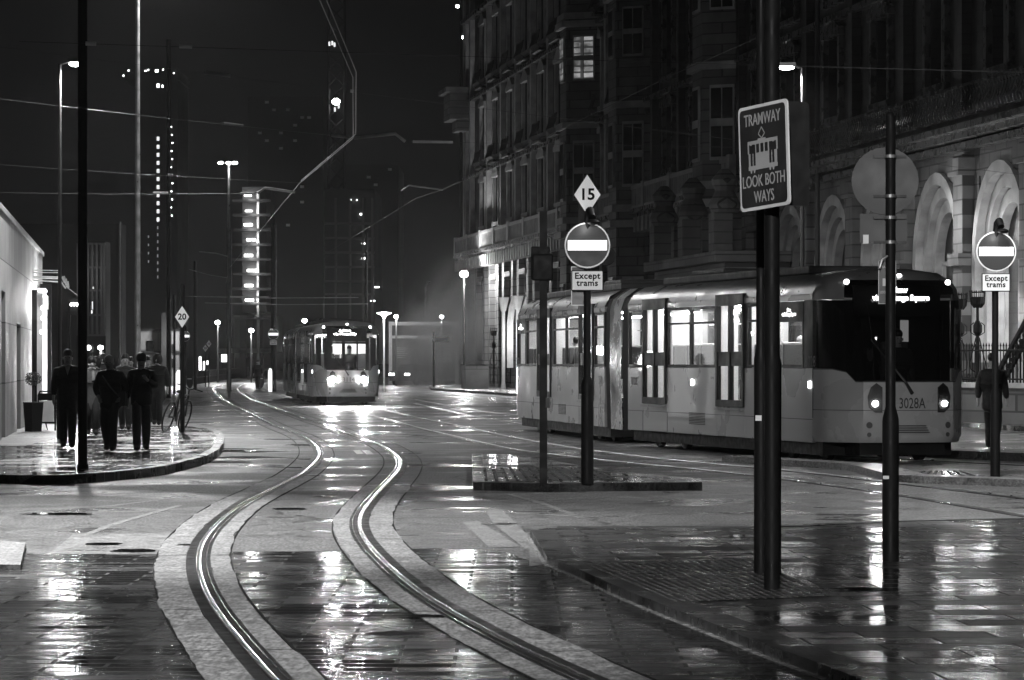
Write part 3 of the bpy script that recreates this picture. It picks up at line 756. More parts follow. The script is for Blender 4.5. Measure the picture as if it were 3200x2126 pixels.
    t = text('front_number', number + spec.get('suf',''), .24, M['bellows'], (0,0,0), (0,0,0), None, .002, width=.44)
    t.parent = root; t.matrix_local = Matrix.Translation(org) @ Matrix.Rotation(rz,4,'Z') @ Matrix.Translation(Vector((fx-.003, .02, .96))) @ Matrix.Rotation(R(90),4,'Z') @ Matrix.Rotation(R(90),4,'X')
    # small step panels on the cab side
    b = MB()
    for s in (-1,1): b.box(xs+.02, xs+.03, *sorted((s*W, s*(W+.006))), .72, 1.5)
    part(b, 'panel_seam', [M['bellows']])
    # wing mirror arm
    return part

E['tramhead'] = emis('lit oncoming headlamp', 2500)
E['marker'] = emis('lit marker lamp', 22)
E['side'] = emis('lit side lamp', 10)

def make_tram(name_label, artic, ax1, ax2, dest, dest_s, dw, number, suf, lit):
    n1 = Vector((-ax1[1], ax1[0], 0))
    root = thing('tram', name_label, 'tram', (artic.x, artic.y, 0))
    f = dict(FRONT); f.update(dest=dest, dest_s=dest_s, dw=dw, suf=suf)
    r = dict(REAR); r.update(dest=dest, dest_s=dest_s, dw=dw, suf='')
    half_tram(root, Vector((0,0,0)), ax1, f, number, lit)
    half_tram(root, Vector((0,0,0)), ax2, r, number, lit, nose=False)
    # articulation: silver hoop between two bellows
    def seg(x0_, x1_, ax, m, name, ribs):
        b = MB(); prof = [(W-.04,.3),(W-.01,1.5),(W-.02,2.66),(W*.93,2.86),(W*.72,3.05),(0,3.16)]
        full = [(-y,z) for y,z in prof] + [(y,z) for y,z in prof[::-1][1:]]
        N = 9 if ribs else 2; V = []; n = len(full)
        for i in range(N):
            x = x0_+(x1_-x0_)*i/(N-1); k = 1 - (.03 if (ribs and i % 2) else 0)
            for y, z in full: V.append((x, y*k, z*(1 if z < 2.9 else k)))
        fs = [(a*n+i, a*n+i+1, (a+1)*n+i+1, (a+1)*n+i) for a in range(N-1) for i in range(n-1)]
        b.raw(V, fs); o = b.build(name, [m], root, not ribs); o.rotation_euler = (0,0,math.atan2(ax[1],ax[0])); return o
    seg(1.32, 1.9, ax2, M['bellows'], 'bellows', True)
    seg(.0, 1.32, ax2, M['hoop'], 'articulation_hoop', False)
    seg(-.02, .42, ax1, M['bellows'], 'bellows', True)
    return root


AX1 = (math.sin(R(14.0)), -math.cos(R(14.0))); AX2 = Vector((-.1398, .990, 0)).normalized()
n1 = Vector((-AX1[1], AX1[0], 0))
tramA = make_tram('long pale tram with dark cab, fleet number 3028, passing the hotel at right', Vector((2.13,65.0,0)) + n1*W, AX1, AX2,
    ('Shaw', 'via Exchange Square'), 'Shaw\nvia Exchange Square', (.26, .96), '3028', 'A', False)
AXb = Vector((1.5, -12.4, 0)).normalized(); AXb2 = Vector((-1.6, 15.4, 0)).normalized(); nb_ = Vector((-AXb[1], AXb[0], 0))
tramB = make_tram('oncoming tram with two dazzling headlights and lit windows, number 3114, left of the hotel', Vector((-8.72,135.5,0)) + nb_*W, AXb, AXb2,
    ('Ashton', 'via Piccadilly'), 'Ashton', (.45, .86), '3114', '', True)

def tram_pt(root, ax, x, y, z):
    a = Vector((ax[0], ax[1], 0)); return Vector(root.location) + a*x + Vector((-a.y, a.x, 0))*y + Vector((0,0,z))
for rt, ax, pw in ((tramA, AX1, 25), (tramB, AXb, 500)):
    for s in (-1,1):
        p = tram_pt(rt, ax, 12.6, s*.575, .96); q = tram_pt(rt, ax, 40, s*1.5, -.5)
        light('SPOT', p, pw, .05, q, 60, .8, 'headlight_beam')

# ================================================================== SIGNS AND POSTS
TX = (R(90), 0, 0)      # text facing the camera (-Y)
def post(root, h, r, rb=None, hb=1.25, m=None, n=12, cap=True):
    b = MB()
    if rb: b.lathe([(rb,0),(rb,hb),(rb*.96,hb+.03),(r,hb+.12),(r,h)], (0,0,0), n)
    else: b.lathe([(r,0),(r,h)], (0,0,0), n)
    if cap: b.ball((0,0,h), r, 6)
    return b.build('post', m or M['black'], root, True)
def no_entry(root, z, d=.58, yaw=0, y=-.08, except_=True, lamp=True):
    """illuminated no entry roundel, plate below, hood lamp above"""
    b = MB(); b.disc((0,y,z), (0,-1,0), d/2, .02, 40); s = b.build('no_entry_sign', M['signwhite'], root)
    b = MB(); b.disc((0,y-.021,z), (0,-1,0), d/2*.935, .003, 40); b.build('sign_face', M['signgrey'], s)
    b = MB(); hw, hh = d*.43, d*.112; b.box(-hw, hw, y-.030, y-.024, z-hh, z+hh); b.build('white_bar', E['signbar'], s, False, .012)
    if lamp:
        b = MB(); zt = z+d/2
        b.tube([(0.0,y+.03,zt-.1),(0.02,y-.01,zt+.12),(.03,y-.08,zt+.14),(.05,y-.15,zt+.06)], [.05,.055,.06,.05], 10)
        b.ball((.07,y-.17,zt+.0), .085, 8, (1,.8,.45)); b.build('hood_lamp', M['black'], root, True)
        light('POINT', tuple(Vector(root.matrix_basis @ Vector((-.03, y-.17, zt-.08)))), 1.3, .03, name='hood_lamp_light')
    if except_:
        zz = z-d/2-.155; b = MB(); b.box(-.2, .2, y, y+.015, zz-.128, zz+.128); s2 = b.build('supplementary_plate', M['black'], root, False, .01)
        b = MB(); b.box(-.188, .188, y-.004, y, zz-.116, zz+.116); b.build('plate_face', M['signwhite'], s2, False, .003)
        text('plate_text', 'Except\ntrams', .108, M['ink'], (0,y-.006,zz+.012), TX, s2, .001, bold=.003, sp=1.08)
def diamond(root, z, w, h, txt, y=-.06, m=None):
    b = MB(); P = [(0,-h/2),(w/2,0),(0,h/2),(-w/2,0)]
    b.raw([(p[0]*1.07,y,z+p[1]*1.07) for p in P]+[(p[0]*1.07,y+.012,z+p[1]*1.07) for p in P], [(0,1,2,3),(7,6,5,4)]+[(k,(k+1)%4,4+(k+1)%4,4+k) for k in range(4)])
    s = b.build('speed_sign', M['black'], root)
    b = MB(); b.raw([(p[0],y-.003,z+p[1]) for p in P], [(0,1,2,3)]); b.build('sign_face', m or M['signwhite'], s)
    text('speed_number', txt, w*.60, M['ink'], (0,y-.005,z), TX, s, .001, bold=w*.016)

# island sign: 15, no entry, except trams
p = g(1835,1512,.1); rt = thing('sign_post', 'black post carrying the 15 diamond and no entry roundel on the island', 'sign post', p)
post(rt, 3.15, .045, .078, 1.22); zz = H-(768-HY)*p.y/F - p.z
no_entry(rt, zz, .57); zd = H-(610-HY)*p.y/F-p.z; diamond(rt, zd, .33, .50, '15')
b = MB(); b.box(-.11,.13,.0,.05,zd-.42,zd-.05); b.build('back_box', M['black'], rt); b = MB(); b.disc((.24,.05,zz-.13),(0,-1,0),.12,.05,20); b.build('rear_lamp_housing', M['black'], rt)
# small tramway sign behind, cut by the post
b = MB(); b.box(-.2,-.03,.05,.06,zz-.75,zz-.26); s = b.build('tramway_plate', M['signwhite'], rt)
b = MB(); b.box(-.19,-.035,.044,.05,zz-.74,zz-.27); b.build('sign_face', M['signblue'], s)
text('plate_text', 'WAYS', .075, M['signgrey'], (-.105,.042,zz-.66), TX, s, .001, width=.11)
# bollard sleeve under the plate
# traffic signal post, seen from behind
p = g(1698,1512,.1); rt = thing('traffic_signal', 'dark plain post with black backed signal box, left on the island', 'traffic signal', p)
b = MB(); b.box(-.048,.048,-.048,.048,0,3.41); b.build('post', M['black'], rt)
z1 = H-(790-HY)*p.y/F; z0 = H-(870-HY)*p.y/F
b = MB(); b.box(-.155,.085,.05,.2,z0-.12,z1-.02); b.build('signal_head', M['black'], rt, False, .02)
b = MB(); b.box(-.14,.12,-.1,.05,z0-.13,z1-.12); b.build('signal_bracket', M['black'], rt, False, .02)
b = MB(); b.box(.03,.08,-.06,.06,.95,1.08); b.build('push_button', M['dkmetal'], rt)

# right hand no entry post
p = g(3110,1492,.0); rt = thing('sign_post', 'black post with no entry roundel and plate at the far right edge', 'sign post', p)
post(rt, 2.7, .046, .07, 1.12); zz = H-(787-HY)*p.y/F
no_entry(rt, zz, .56)
# far no entry post beside the oncoming tram
p = g(855,1224); rt = thing('sign_post', 'distant dark pole with small no entry roundel, just left of the oncoming tram', 'sign post', p)
post(rt, 9.0, .15); no_entry(rt, H-(1045-HY)*p.y/F, .60, y=-.2)
# left: 20 diamond post on the pavement corner
p = g(570,1353,.12); rt = thing('sign_post', 'thin black post with the 20 diamond, bicycle leaning on it', 'sign post', p)
post(rt, 3.1, .05); zd = H-(991-HY)*p.y/F-.12; diamond(rt, zd, .30, .46, '20')
p = g(578,1222,.0); p = at(578,1222,150); rt = thing('sign_post', 'no entry roundel half hidden behind the post with the 20 diamond', 'sign post', (p.x,p.y,0))
post(rt, 3.2, .05); no_entry(rt, H-(1051-HY)*p.y/F, .48, except_=False)
for px, py, lab in ((653,1075,'far pale 10 diamond on a thin post, upper right of a pair'), (642,1089,'far pale diamond on a thin post, lower left of a pair')):
    q = at(px,py,214); rt = thing('sign_post', lab, 'sign post', (q.x, q.y, 0), 0, 'far speed diamonds'); post(rt, q.z, .04); diamond(rt, q.z, .32, .46, '10' if py < 1080 else '20')

# TRAMWAY LOOK BOTH WAYS sign and its thick post
Yt = 23.0
p = Vector(((2412-CX)*Yt/F, Yt, .065)); rt = thing('tramway_warning_sign', 'tall black post with TRAMWAY LOOK BOTH WAYS panel in the right foreground', 'sign', p)
b = MB(); b.lathe([(.054,0),(.054,8.5)], (0,0,0), 20); b.build('post', M['black'], rt, True)
yaw = R(62); Cc = at(2388.5, 488, Yt-.2); wdt, hgt = .62, .715
hold = bpy.data.objects.new('sign_panel_pivot', None)
def panel(name, rt, C, w, h, yaw, roll, facemat, rim):
    """thin rounded panel, its face looking to -Y before it is turned"""
    b = MB(); r = .035; P = []
    for cx, cz, a0 in ((w/2-r,h/2-r,0),(-w/2+r,h/2-r,90),(-w/2+r,-h/2+r,180),(w/2-r,-h/2+r,270)):
        for k in range(5): a = R(a0+k*22.5); P.append((cx+r*math.cos(a), cz+r*math.sin(a)))
    n = len(P); V = [(x,-.006,z) for x,z in P]+[(x,.006,z) for x,z in P]
    b.raw(V, [tuple(range(n))[::-1], tuple(range(n,2*n))]+[(k,(k+1)%n,n+(k+1)%n,n+k) for k in range(n)])
    o = b.build(name, M['dkmetal'] if not rim else M['signwhite'], rt); o.location = Vector(C)-Vector(rt.location); o.rotation_euler = (0, roll, yaw)
    if rim:
        k2 = .022; b = MB(); sx_, sz_ = (w-2*k2)/w, (h-2*k2)/h
        b.raw([(x*sx_,-.009,z*sz_) for x,z in P], [tuple(range(n))[::-1]]); b.build('sign_face', facemat, o)
    return o
sp_ = panel('sign_panel', rt, Cc, wdt, hgt, -yaw, R(-3.0), M['signblue'], True)
M['signlet'] = mat('light grey sign lettering', .42, .45, var=.08)
text('sign_text', 'TRAMWAY', .115, M['signlet'], (0,-.011,.255), TX, sp_, .001, width=.46, bold=.0005)
text('sign_text', 'LOOK BOTH', .115, M['signlet'], (0,-.011,-.165), TX, sp_, .001, width=.53, bold=.0005)
text('sign_text', 'WAYS', .115, M['signlet'], (0,-.011,-.275), TX, sp_, .001, width=.25, bold=.0005)
b = MB(); yy = -.012
def fl(x0,x1,z0,z1): b.face([(x0,yy,z0),(x1,yy,z0),(x1,yy,z1),(x0,yy,z1)])
fl(-.18,.18,-.06,.03); fl(-.19,.19,.09,.115); fl(-.185,.185,-.085,-.06)
for x in (-.19,-.155,-.10,-.045,.01,.065,.125,.172): fl(x-.0,x+.018,.03,.09)
fl(-.06,.04,.115,.125)
for x in (-.15,-.11,.09,.13): b.face([(x-.014,yy,-.085),(x+.014,yy,-.085),(x+.006,yy,-.105),(x-.006,yy,-.105)])
for a_, c_ in (((-.05,.155),(-.01,.20)),((-.01,.20),(.03,.155)),((.03,.155),(-.01,.125)),((-.01,.125),(-.05,.155))):
    d = Vector((c_[0]-a_[0],0,c_[1]-a_[1])).normalized(); q = Vector((-d.z,0,d.x))*.004; A_, C_ = Vector((a_[0],yy,a_[1])), Vector((c_[0],yy,c_[1]))
    b.face([A_-q,C_-q,C_+q,A_+q])
b.build('tram_pictogram', M['signlet'], sp_)
b = MB()
for x in (-.155,-.118,.083,.12): b.face([(x,-.013,-.055),(x+.026,-.013,-.055),(x+.026,-.013,.085),(x,-.013,.085)])
b.build('pictogram_door', M['signblue'], sp_)
panel('sign_back', rt, at(2476,480,Yt+.25), .30, .72, R(35), 0, None, False)
# second, stepped post just behind the thick one
p = g(2378,1796,.065); rt = thing('street_post', 'slimmer stepped black post directly left of the tramway sign post', 'post', p)
post(rt, 8.5, .036, .052, 1.56)
b = MB(); b.box(-.045,.0,-.056,-.052,1.13,1.17); b.build('sticker', M['stickwh'], rt)
p2 = g(2428,1796,.065); b = MB(); b.lathe([(.03,0),(.034,1.55),(.02,1.62)], (p2.x-p.x,0,0), 10); b.build('cable_guard', M['black'], rt, True)
# right post with round sign back
Yr = 26.5
p = Vector(((2783-CX)*Yr/F, Yr, .065)); rt = thing('sign_post', 'black post with large round sign seen from behind, right foreground', 'sign post', p)
post(rt, 3.5, .040, .066, 1.09, n=16)
b = MB(); q = at(2768,565,Yr); q = q-p; b.disc((q.x,.06,q.z), (0,-1,0), .265, .012, 48); b.build('round_sign_back', M['signback'], rt)
zr = H-(725-HY)*Yr/F-.03; b = MB(); b.box(-.235,.14,.06,.072,zr-.12,zr+.11); b.build('plate_back', M['signback'], rt)
b = MB()
for py in (503,627,694,771):
    z = H-(py-HY)*Yr/F-.03; b = MB(); b.box(-.13,.13,.03,.058,z-.010,z+.010); r_ = b.build('mounting_rail', M['dkmetal'], rt); b = MB(); b.lathe([(.047,-.012),(.047,.012)], (0,0,z), 16); b.build('clamp_band', M['grmetal'], r_)
b = MB()
for px, py in ((2725,602),(2708,747)):
    v = at(px,py,Yr)-p; b.box(v.x-.022,v.x+.022,.052,.058,v.z-.035,v.z+.035)
b.build('sticker', M['stickwh'], rt)
v = at(2778,882,Yr)-p; b = MB(); b.box(v.x-.078,v.x+.062,.05,.06,v.z-.172,v.z+.172); s = b.build('tramway_plate', M['signlet'], rt)
b = MB(); b.box(v.x-.073,v.x+.057,.045,.05,v.z-.167,v.z+.167); b.build('sign_face', M['signblue'], s)
b = MB(); b.box(v.x-.045,v.x+.03,.042,.046,v.z-.03,v.z+.03); b.build('tram_pictogram', M['signlet'], s)
text('plate_text', 'TRAMWAY', .03, M['signlet'], (v.x-.01,.043,v.z+.12), TX, s, .001, width=.11)
text('plate_text', 'LOOK BOTH', .03, M['signlet'], (v.x-.01,.043,v.z-.08), TX, s, .001, width=.11)
b = MB(); b.box(-.068,-.02,-.07,-.066,.64,.665); b.build('sticker', M['stickwh'], rt)
b = MB(); q = at(2742,430,Yr)-p; b.tube([(0,.0,2.36),(-.02,-.02,2.40),(-.07,-.03,2.37),(-.09,-.03,2.30)], .012, 8); b.build('swan_neck', M['grmetal'], rt, True)

# ================================================================== STREET LAMPS
def street_lamp(label, base, z, arm, power, lens=(.22,.08), group='street lamps', r=.06, mpost=None, size=.12, rt0=.04, cone=158):
    """column with an arm reaching by (arm) in x and a flat lantern"""
    rt = thing('street_lamp', label, 'street lamp', base, 0, group)
    b = MB(); b.lathe([(r*1.6,0),(r*1.6,1.2),(r,1.35),(rt0,z-.0)], (0,0,0), 12); b.build('post', mpost or M['grmetal'], rt, True)
    b = MB(); b.tube([(0,0,z-.02),(arm*.5,0,z+.05),(arm,0,z+.06)], .025, 8); 
    b.box(arm-lens[0]*1.15, arm+lens[0]*1.15, -lens[1]*1.5, lens[1]*1.5, z+.03, z+.12); b.build('lantern', M['grmetal'], rt, True)
    b = MB(); b.ball((arm,0,z+.0), 1, 8, (lens[0], lens[1]*1.3, .055)); b.build('lamp_lens', E['lamp'], rt, True)
    if power: light('SPOT', (base[0]+arm, base[1], base[2]+z-.10), power, size, (base[0]+arm, base[1]-.01, 0), cone, .35)
    return rt
p = g(187,1372,.12); street_lamp('pale column with bright lantern left of the dark pole, upper left', p, H-(200-HY)*p.y/F-.12, .34, 1800, (.16,.05), r=.04, rt0=.03, mpost=M['dkmetal'])
p = at(2508,225,80); street_lamp('lamp column with bright lantern in front of the hotel, right of the tramway sign', (p.x,80,.1), p.z, -.40, 3000, (.2,.06), mpost=M['dkmetal'])
# tall tapered mast whose lantern stands above the picture
p = at(430,1250,95); rt = street_lamp('tall pale mast left of centre, lit from above the frame', (p.x,95,0), 14.5, .9, 12000, (.35,.14), r=.09, rt0=.055)
# unseen lamp columns and a floodlight, added to brighten road, signs and tram
street_lamp('unseen lamp column added at left to brighten the road by the crossing', (-8.3,32.5,.0), 9.0, 1.6, 15000, (.3,.12), cone=97)  # added out of view to brighten the left asphalt
street_lamp('unseen lamp column added at left to brighten the nearest track strips', (-6.6,20.0,.0), 8.0, 1.6, 4200, (.3,.12), cone=86)  # another added, unseen lamp, for the near concrete strips
street_lamp('unseen lamp column added at right to brighten the tram front', (12.5,34,.0), 8.0, -1.5, 400, (.3,.12))  # unseen extra lamp, fills the tram front from the right
rt = thing('added_flood_mast', 'unseen floodlight mast added behind the camera to light signs and tram', 'street lamp', (-3,-25,0)); b = MB(); b.lathe([(.15,0),(.08,12)], (0,0,0), 10); b.build('post', M['grmetal'], rt)  # mast is made up to carry the fill light
b = MB(); b.box(-.3,.3,-.15,.1,11.9,12.25); b.build('lantern', M['grmetal'], rt); b = MB(); b.box(-.26,.26,.1,.12,11.95,12.2); b.build('lamp_lens', E['lamp'], rt)
light('SPOT', (-3,-24.8,12.1), 70000, .25, (6,62,-1), 15, .3, 'added_flood_beam')  # added fill beam, cone kept off the walkers and upper hotel
street_lamp('unseen lamp column added at right to brighten the tram stop road', (8.0,43,.0), 8.5, -2.2, 3200, (.3,.12), cone=112)  # extra unseen lamp, put in to brighten asphalt by the stop
# triple head far mast
p = at(715,510,150); rt = thing('street_lamp', 'far mast with three bright heads in a row, above the stair tower', 'street lamp', (p.x,150,0), 0, 'street lamps')
b = MB(); b.lathe([(.07,0),(.06,p.z)], (0,0,0), 10); b.tube([(-.35,0,p.z),(.35,0,p.z)], .04, 6); b.build('post', M['grmetal'], rt, True)
for dx in (-.36,0,.28):
    b = MB(); b.ball((dx,-.1,p.z), .12, 8, (1,1,.55)); b.build('lamp_lens', E['small'], rt, True)
light('POINT', (p.x+.1,149.6,p.z-.4), 60, .1)
def glow_lamp(label, px, py, Y, r, m='small', power=0, name='street_lamp', post_=True, size=.15):
    p = at(px,py,Y); rt = thing(name, label, 'street lamp', (p.x,Y,0), 0, 'distant lamps')
    if post_: b = MB(); b.lathe([(.08,0),(.05,p.z-r)], (0,.12,0), 8); b.build('post', M['dkmetal'], rt, True)
    b = MB(); b.ball((0,0,p.z), r, 8, (1,1,.8)); b.build('lamp_lens', E[m], rt, True)
    if power: light('POINT', (p.x,Y-r-.2,p.z-.1), power, size)
    return rt
glow_lamp('dazzling lamp at the hotel corner above the drifting steam', 1450, 857, 200, .26, 'lamp', 2000)
glow_lamp('dazzling lamp above the oncoming tram roof, left side', 952, 1003, 170, .13, 'lamp', 500)
glow_lamp('bright lamp far down the street, left of two above the curve', 680, 1008, 260, .2, 'lamp', 900)
glow_lamp('bright lamp in front of the pale slab building, right of two', 785, 1033, 260, .2, 'lamp', 900)
glow_lamp('bright lamp above the heads of the walkers at left', 314, 1087, 120, .10, 'lamp', 350)
glow_lamp('dazzling light high on the construction mast, top centre', 1050, 318, 420, .5, 'lamp', 0)
for px,py,lab in ((1238,990,'small globe lamp above the left end of the poster hoarding'),(1380,990,'small globe lamp above the right end of the poster hoarding')):
    glow_lamp(lab, px, py, 226, .15, 'small', 900)
p = at(1200,978,180); rt = thing('street_lamp', 'slim pale post with mushroom shaped lamp between tram and hoarding', 'street lamp', (p.x,180,0), 0, 'street lamps')
b = MB(); b.lathe([(.05,0),(.045,p.z-.15)], (0,0,0), 8); b.build('post', M['signwhite'], rt, True)
b = MB(); b.lathe([(.06,-.3),(.14,-.14),(.38,-.04),(.40,0),(.1,.05)], (0,0,p.z), 16); b.build('lamp_shade', E['bright'], rt, True)
light('POINT', (p.x,179,p.z-.5), 250, .15)
for px,py,Y,lab in ((1430,20,500,'tiny aircraft warning light in the sky beside the hotel, upper'),(1447,117,480,'tiny warning light in the sky beside the hotel, lower')):
    glow_lamp(lab, px, py, Y, .3, 'small', 0, 'warning_light', False)
p = at(1330,895,260); rt = thing('street_lamp', 'dark unlit swan neck lamp column behind the hoarding', 'street lamp', (p.x,260,0), 0, 'street lamps')
b = MB(); b.tube([(0,0,0),(0,0,p.z),(.15,0,p.z+.35),(.4,0,p.z+.3)], .07, 8); b.lathe([(.2,0),(.2,5.5)], (.1,0,0), 8); b.build('post', M['grmetal'], rt, True)

# dark poles
def pole(label, px, pyb, r, z, zb=.0, Y=None, m=None, r2=None, name='pole'):
    p = g(px,pyb,zb) if Y is None else Vector(((px-CX)*Y/F, Y, zb))
    rt = thing(name, label, 'pole', p, 0, 'dark street poles')
    b = MB(); b.lathe([(r*1.25,0),(r*1.25,.05),(r,.07),(r2 or r,z)], (0,0,0), 14); b.build('shaft', m or M['black'], rt, True); return rt
pole('thick black pole in front of the walkers at left, rising out of frame', 258, 1465, .068, 9.0, .12)
pole('slim grey pole left of the tall pale mast', 376, 0, .05, 6.2, 0, 110, M['dkmetal'])
pole('dark mast behind the tower lights, left of the 20 diamond', 527, 0, .10, 16, 0, 150)
pole('dark catenary mast left of the distant lamps', 716, 0, .13, 9.0, 0, 185)
pole('dark mast right of the 20 diamond', 610, 0, .10, 7.6, 0, 200)
pole('thin dark pole in the road behind the 20 diamond', 545, 0, .06, 5, 0, 170)
pole('slim mast right of the construction tower', 1145, 0, .08, 9.3, 0, 200)

# ================================================================== OVERHEAD WIRES
def wire(label, pts, r, m=None, group='overhead wires', name='overhead_wire', extra=None):
    rt = thing(name, label, 'wire', (0,0,0), 0, group)
    b = MB(); b.tube(pts, r, 5); b.build('cable', m or M['wire'], rt)
    if extra: extra(rt)
    return rt
def W6(px, py, z=6.0):
    Y = F*(z-H)/(HY-py); return Vector(((px-CX)*Y/F, Y, z))
PA = [W6(960,-90),W6(1085,200),W6(1103,242),W6(1104,432),W6(935,574),W6(715,840),W6(706,885)]
def twin(rt):
    b = MB(); b.tube([p+Vector((.05,0,.08)) for p in PA[:5]], .008, 5); b.build('messenger_cable', M['wire'], rt)
wire('contact wire zigzagging down the middle of the sky above the near track', PA, .0075, extra=twin)
wire('contact wire above the middle track, slanting up across the hotel', [W6(1031,785),W6(1300,620),W6(1385,592),W6(1470,555),W6(1560,503),W6(1760,402),W6(2100,235),W6(2500,60)], .0055, M['cable'])
def span(label, a, c, Y, r=.012, m=None, ins=()):
    def ex(rt):
        for x0, x1 in ins:
            b = MB(); t0, t1 = (x0-a[0])/(c[0]-a[0]), (x1-a[0])/(c[0]-a[0]); A, C = at(*a, Y), at(*c, Y)
            b.tube([A.lerp(C,t0), A.lerp(C,t1)], .028, 8); b.build('insulator', M['insul'], rt)
    return wire(label, [at(*a,Y), at(*((a[0]+c[0])/2, (a[1]+c[1])/2+4),Y), at(*c,Y)], r, m, 'cross span wires', 'span_wire', ex)
span('highest cross span wire, running from the left edge past both lamp columns', (60,130), (3300,230), 45, .003, M['black'], ins=((268,300),(560,600)))
span('second cross span wire from the top, faint, over the tower crown', (-60,140), (3300,560), 56, .003, M['cable'], ins=((640,720),(1095,1105)))
span('cross span wire ending at the kinked arm of the near track', (-80,300), (1040,424), 65.5, .0035, ins=((700,760),(1035,1092)))
span('cross span wire reaching the contact wire below the kinked arm', (-100,508), (935,572), 82, .0035, None, ins=((525,540),))
span('lowest long cross span wire, level with the top of the stair tower', (-100,601), (808,605), 86, .004, None, ins=((480,525),(750,795)))
span('short cross span wire right of the kinked arm, fading before the hotel', (1268,443), (3300,470), 65.5, .003, M['cable'], ins=((1290,1415),))
span('cross span wire right of the second arm', (570,926), (1120,930), 175, .02, ins=((710,840),))
span('cross span wire just below its neighbour near the stair tower foot', (640,947), (1150,950), 178, .02)
span('thin wire crossing the dark street above the road lamps', (590,842), (720,870), 170, .02)
def arm(label, pts, Y, r=.03):
    rt = thing('registration_arm', label, 'bracket arm', (0,0,0), 0, 'catenary arms')
    b = MB(); b.tube([at(x,y,Y) for x,y in pts], r, 8); b.build('tube', M['insul'], rt, True)
arm('kinked pale arm holding the wire at upper centre', [(1106,432),(1235,418),(1266,443)], 65.5, .033)
arm('kinked pale arm above the stair tower', [(804,605),(828,588),(922,601)], 86, .033)
arm('dim kinked arm over the middle track', [(1254,597),(1278,580),(1384,594)], 86, .02)
arm('small far arm over the curve', [(622,787),(675,792),(712,802)], 180, .03)

# ================================================================== PEOPLE
def skin_mesh(name, verts, edges, rad, root_i, mats, matf, parent, sub=1):
    me = bpy.data.meshes.new(name); me.from_pydata(verts, edges, []); o = bpy.data.objects.new(name, me); COL.objects.link(o)
    o.modifiers.new('skin','SKIN'); 
    for i, sv in enumerate(me.skin_vertices[0].data):
        r = rad[i]; sv.radius = r if isinstance(r, tuple) else (r, r); sv.use_root = (i == root_i)
    s = o.modifiers.new('sub','SUBSURF'); s.levels = sub; s.render_levels = sub
    dg = bpy.context.evaluated_depsgraph_get(); m2 = bpy.data.meshes.new_from_object(o.evaluated_get(dg)); m2.name = name
    bpy.data.objects.remove(o); m2.materials.clear()
    for m in mats: m2.materials.append(m)
    for p in m2.polygons: p.material_index = matf(p.center); p.use_smooth = True
    o = bpy.data.objects.new(name, m2); COL.objects.link(o)
    if parent: o.parent = parent
    return o
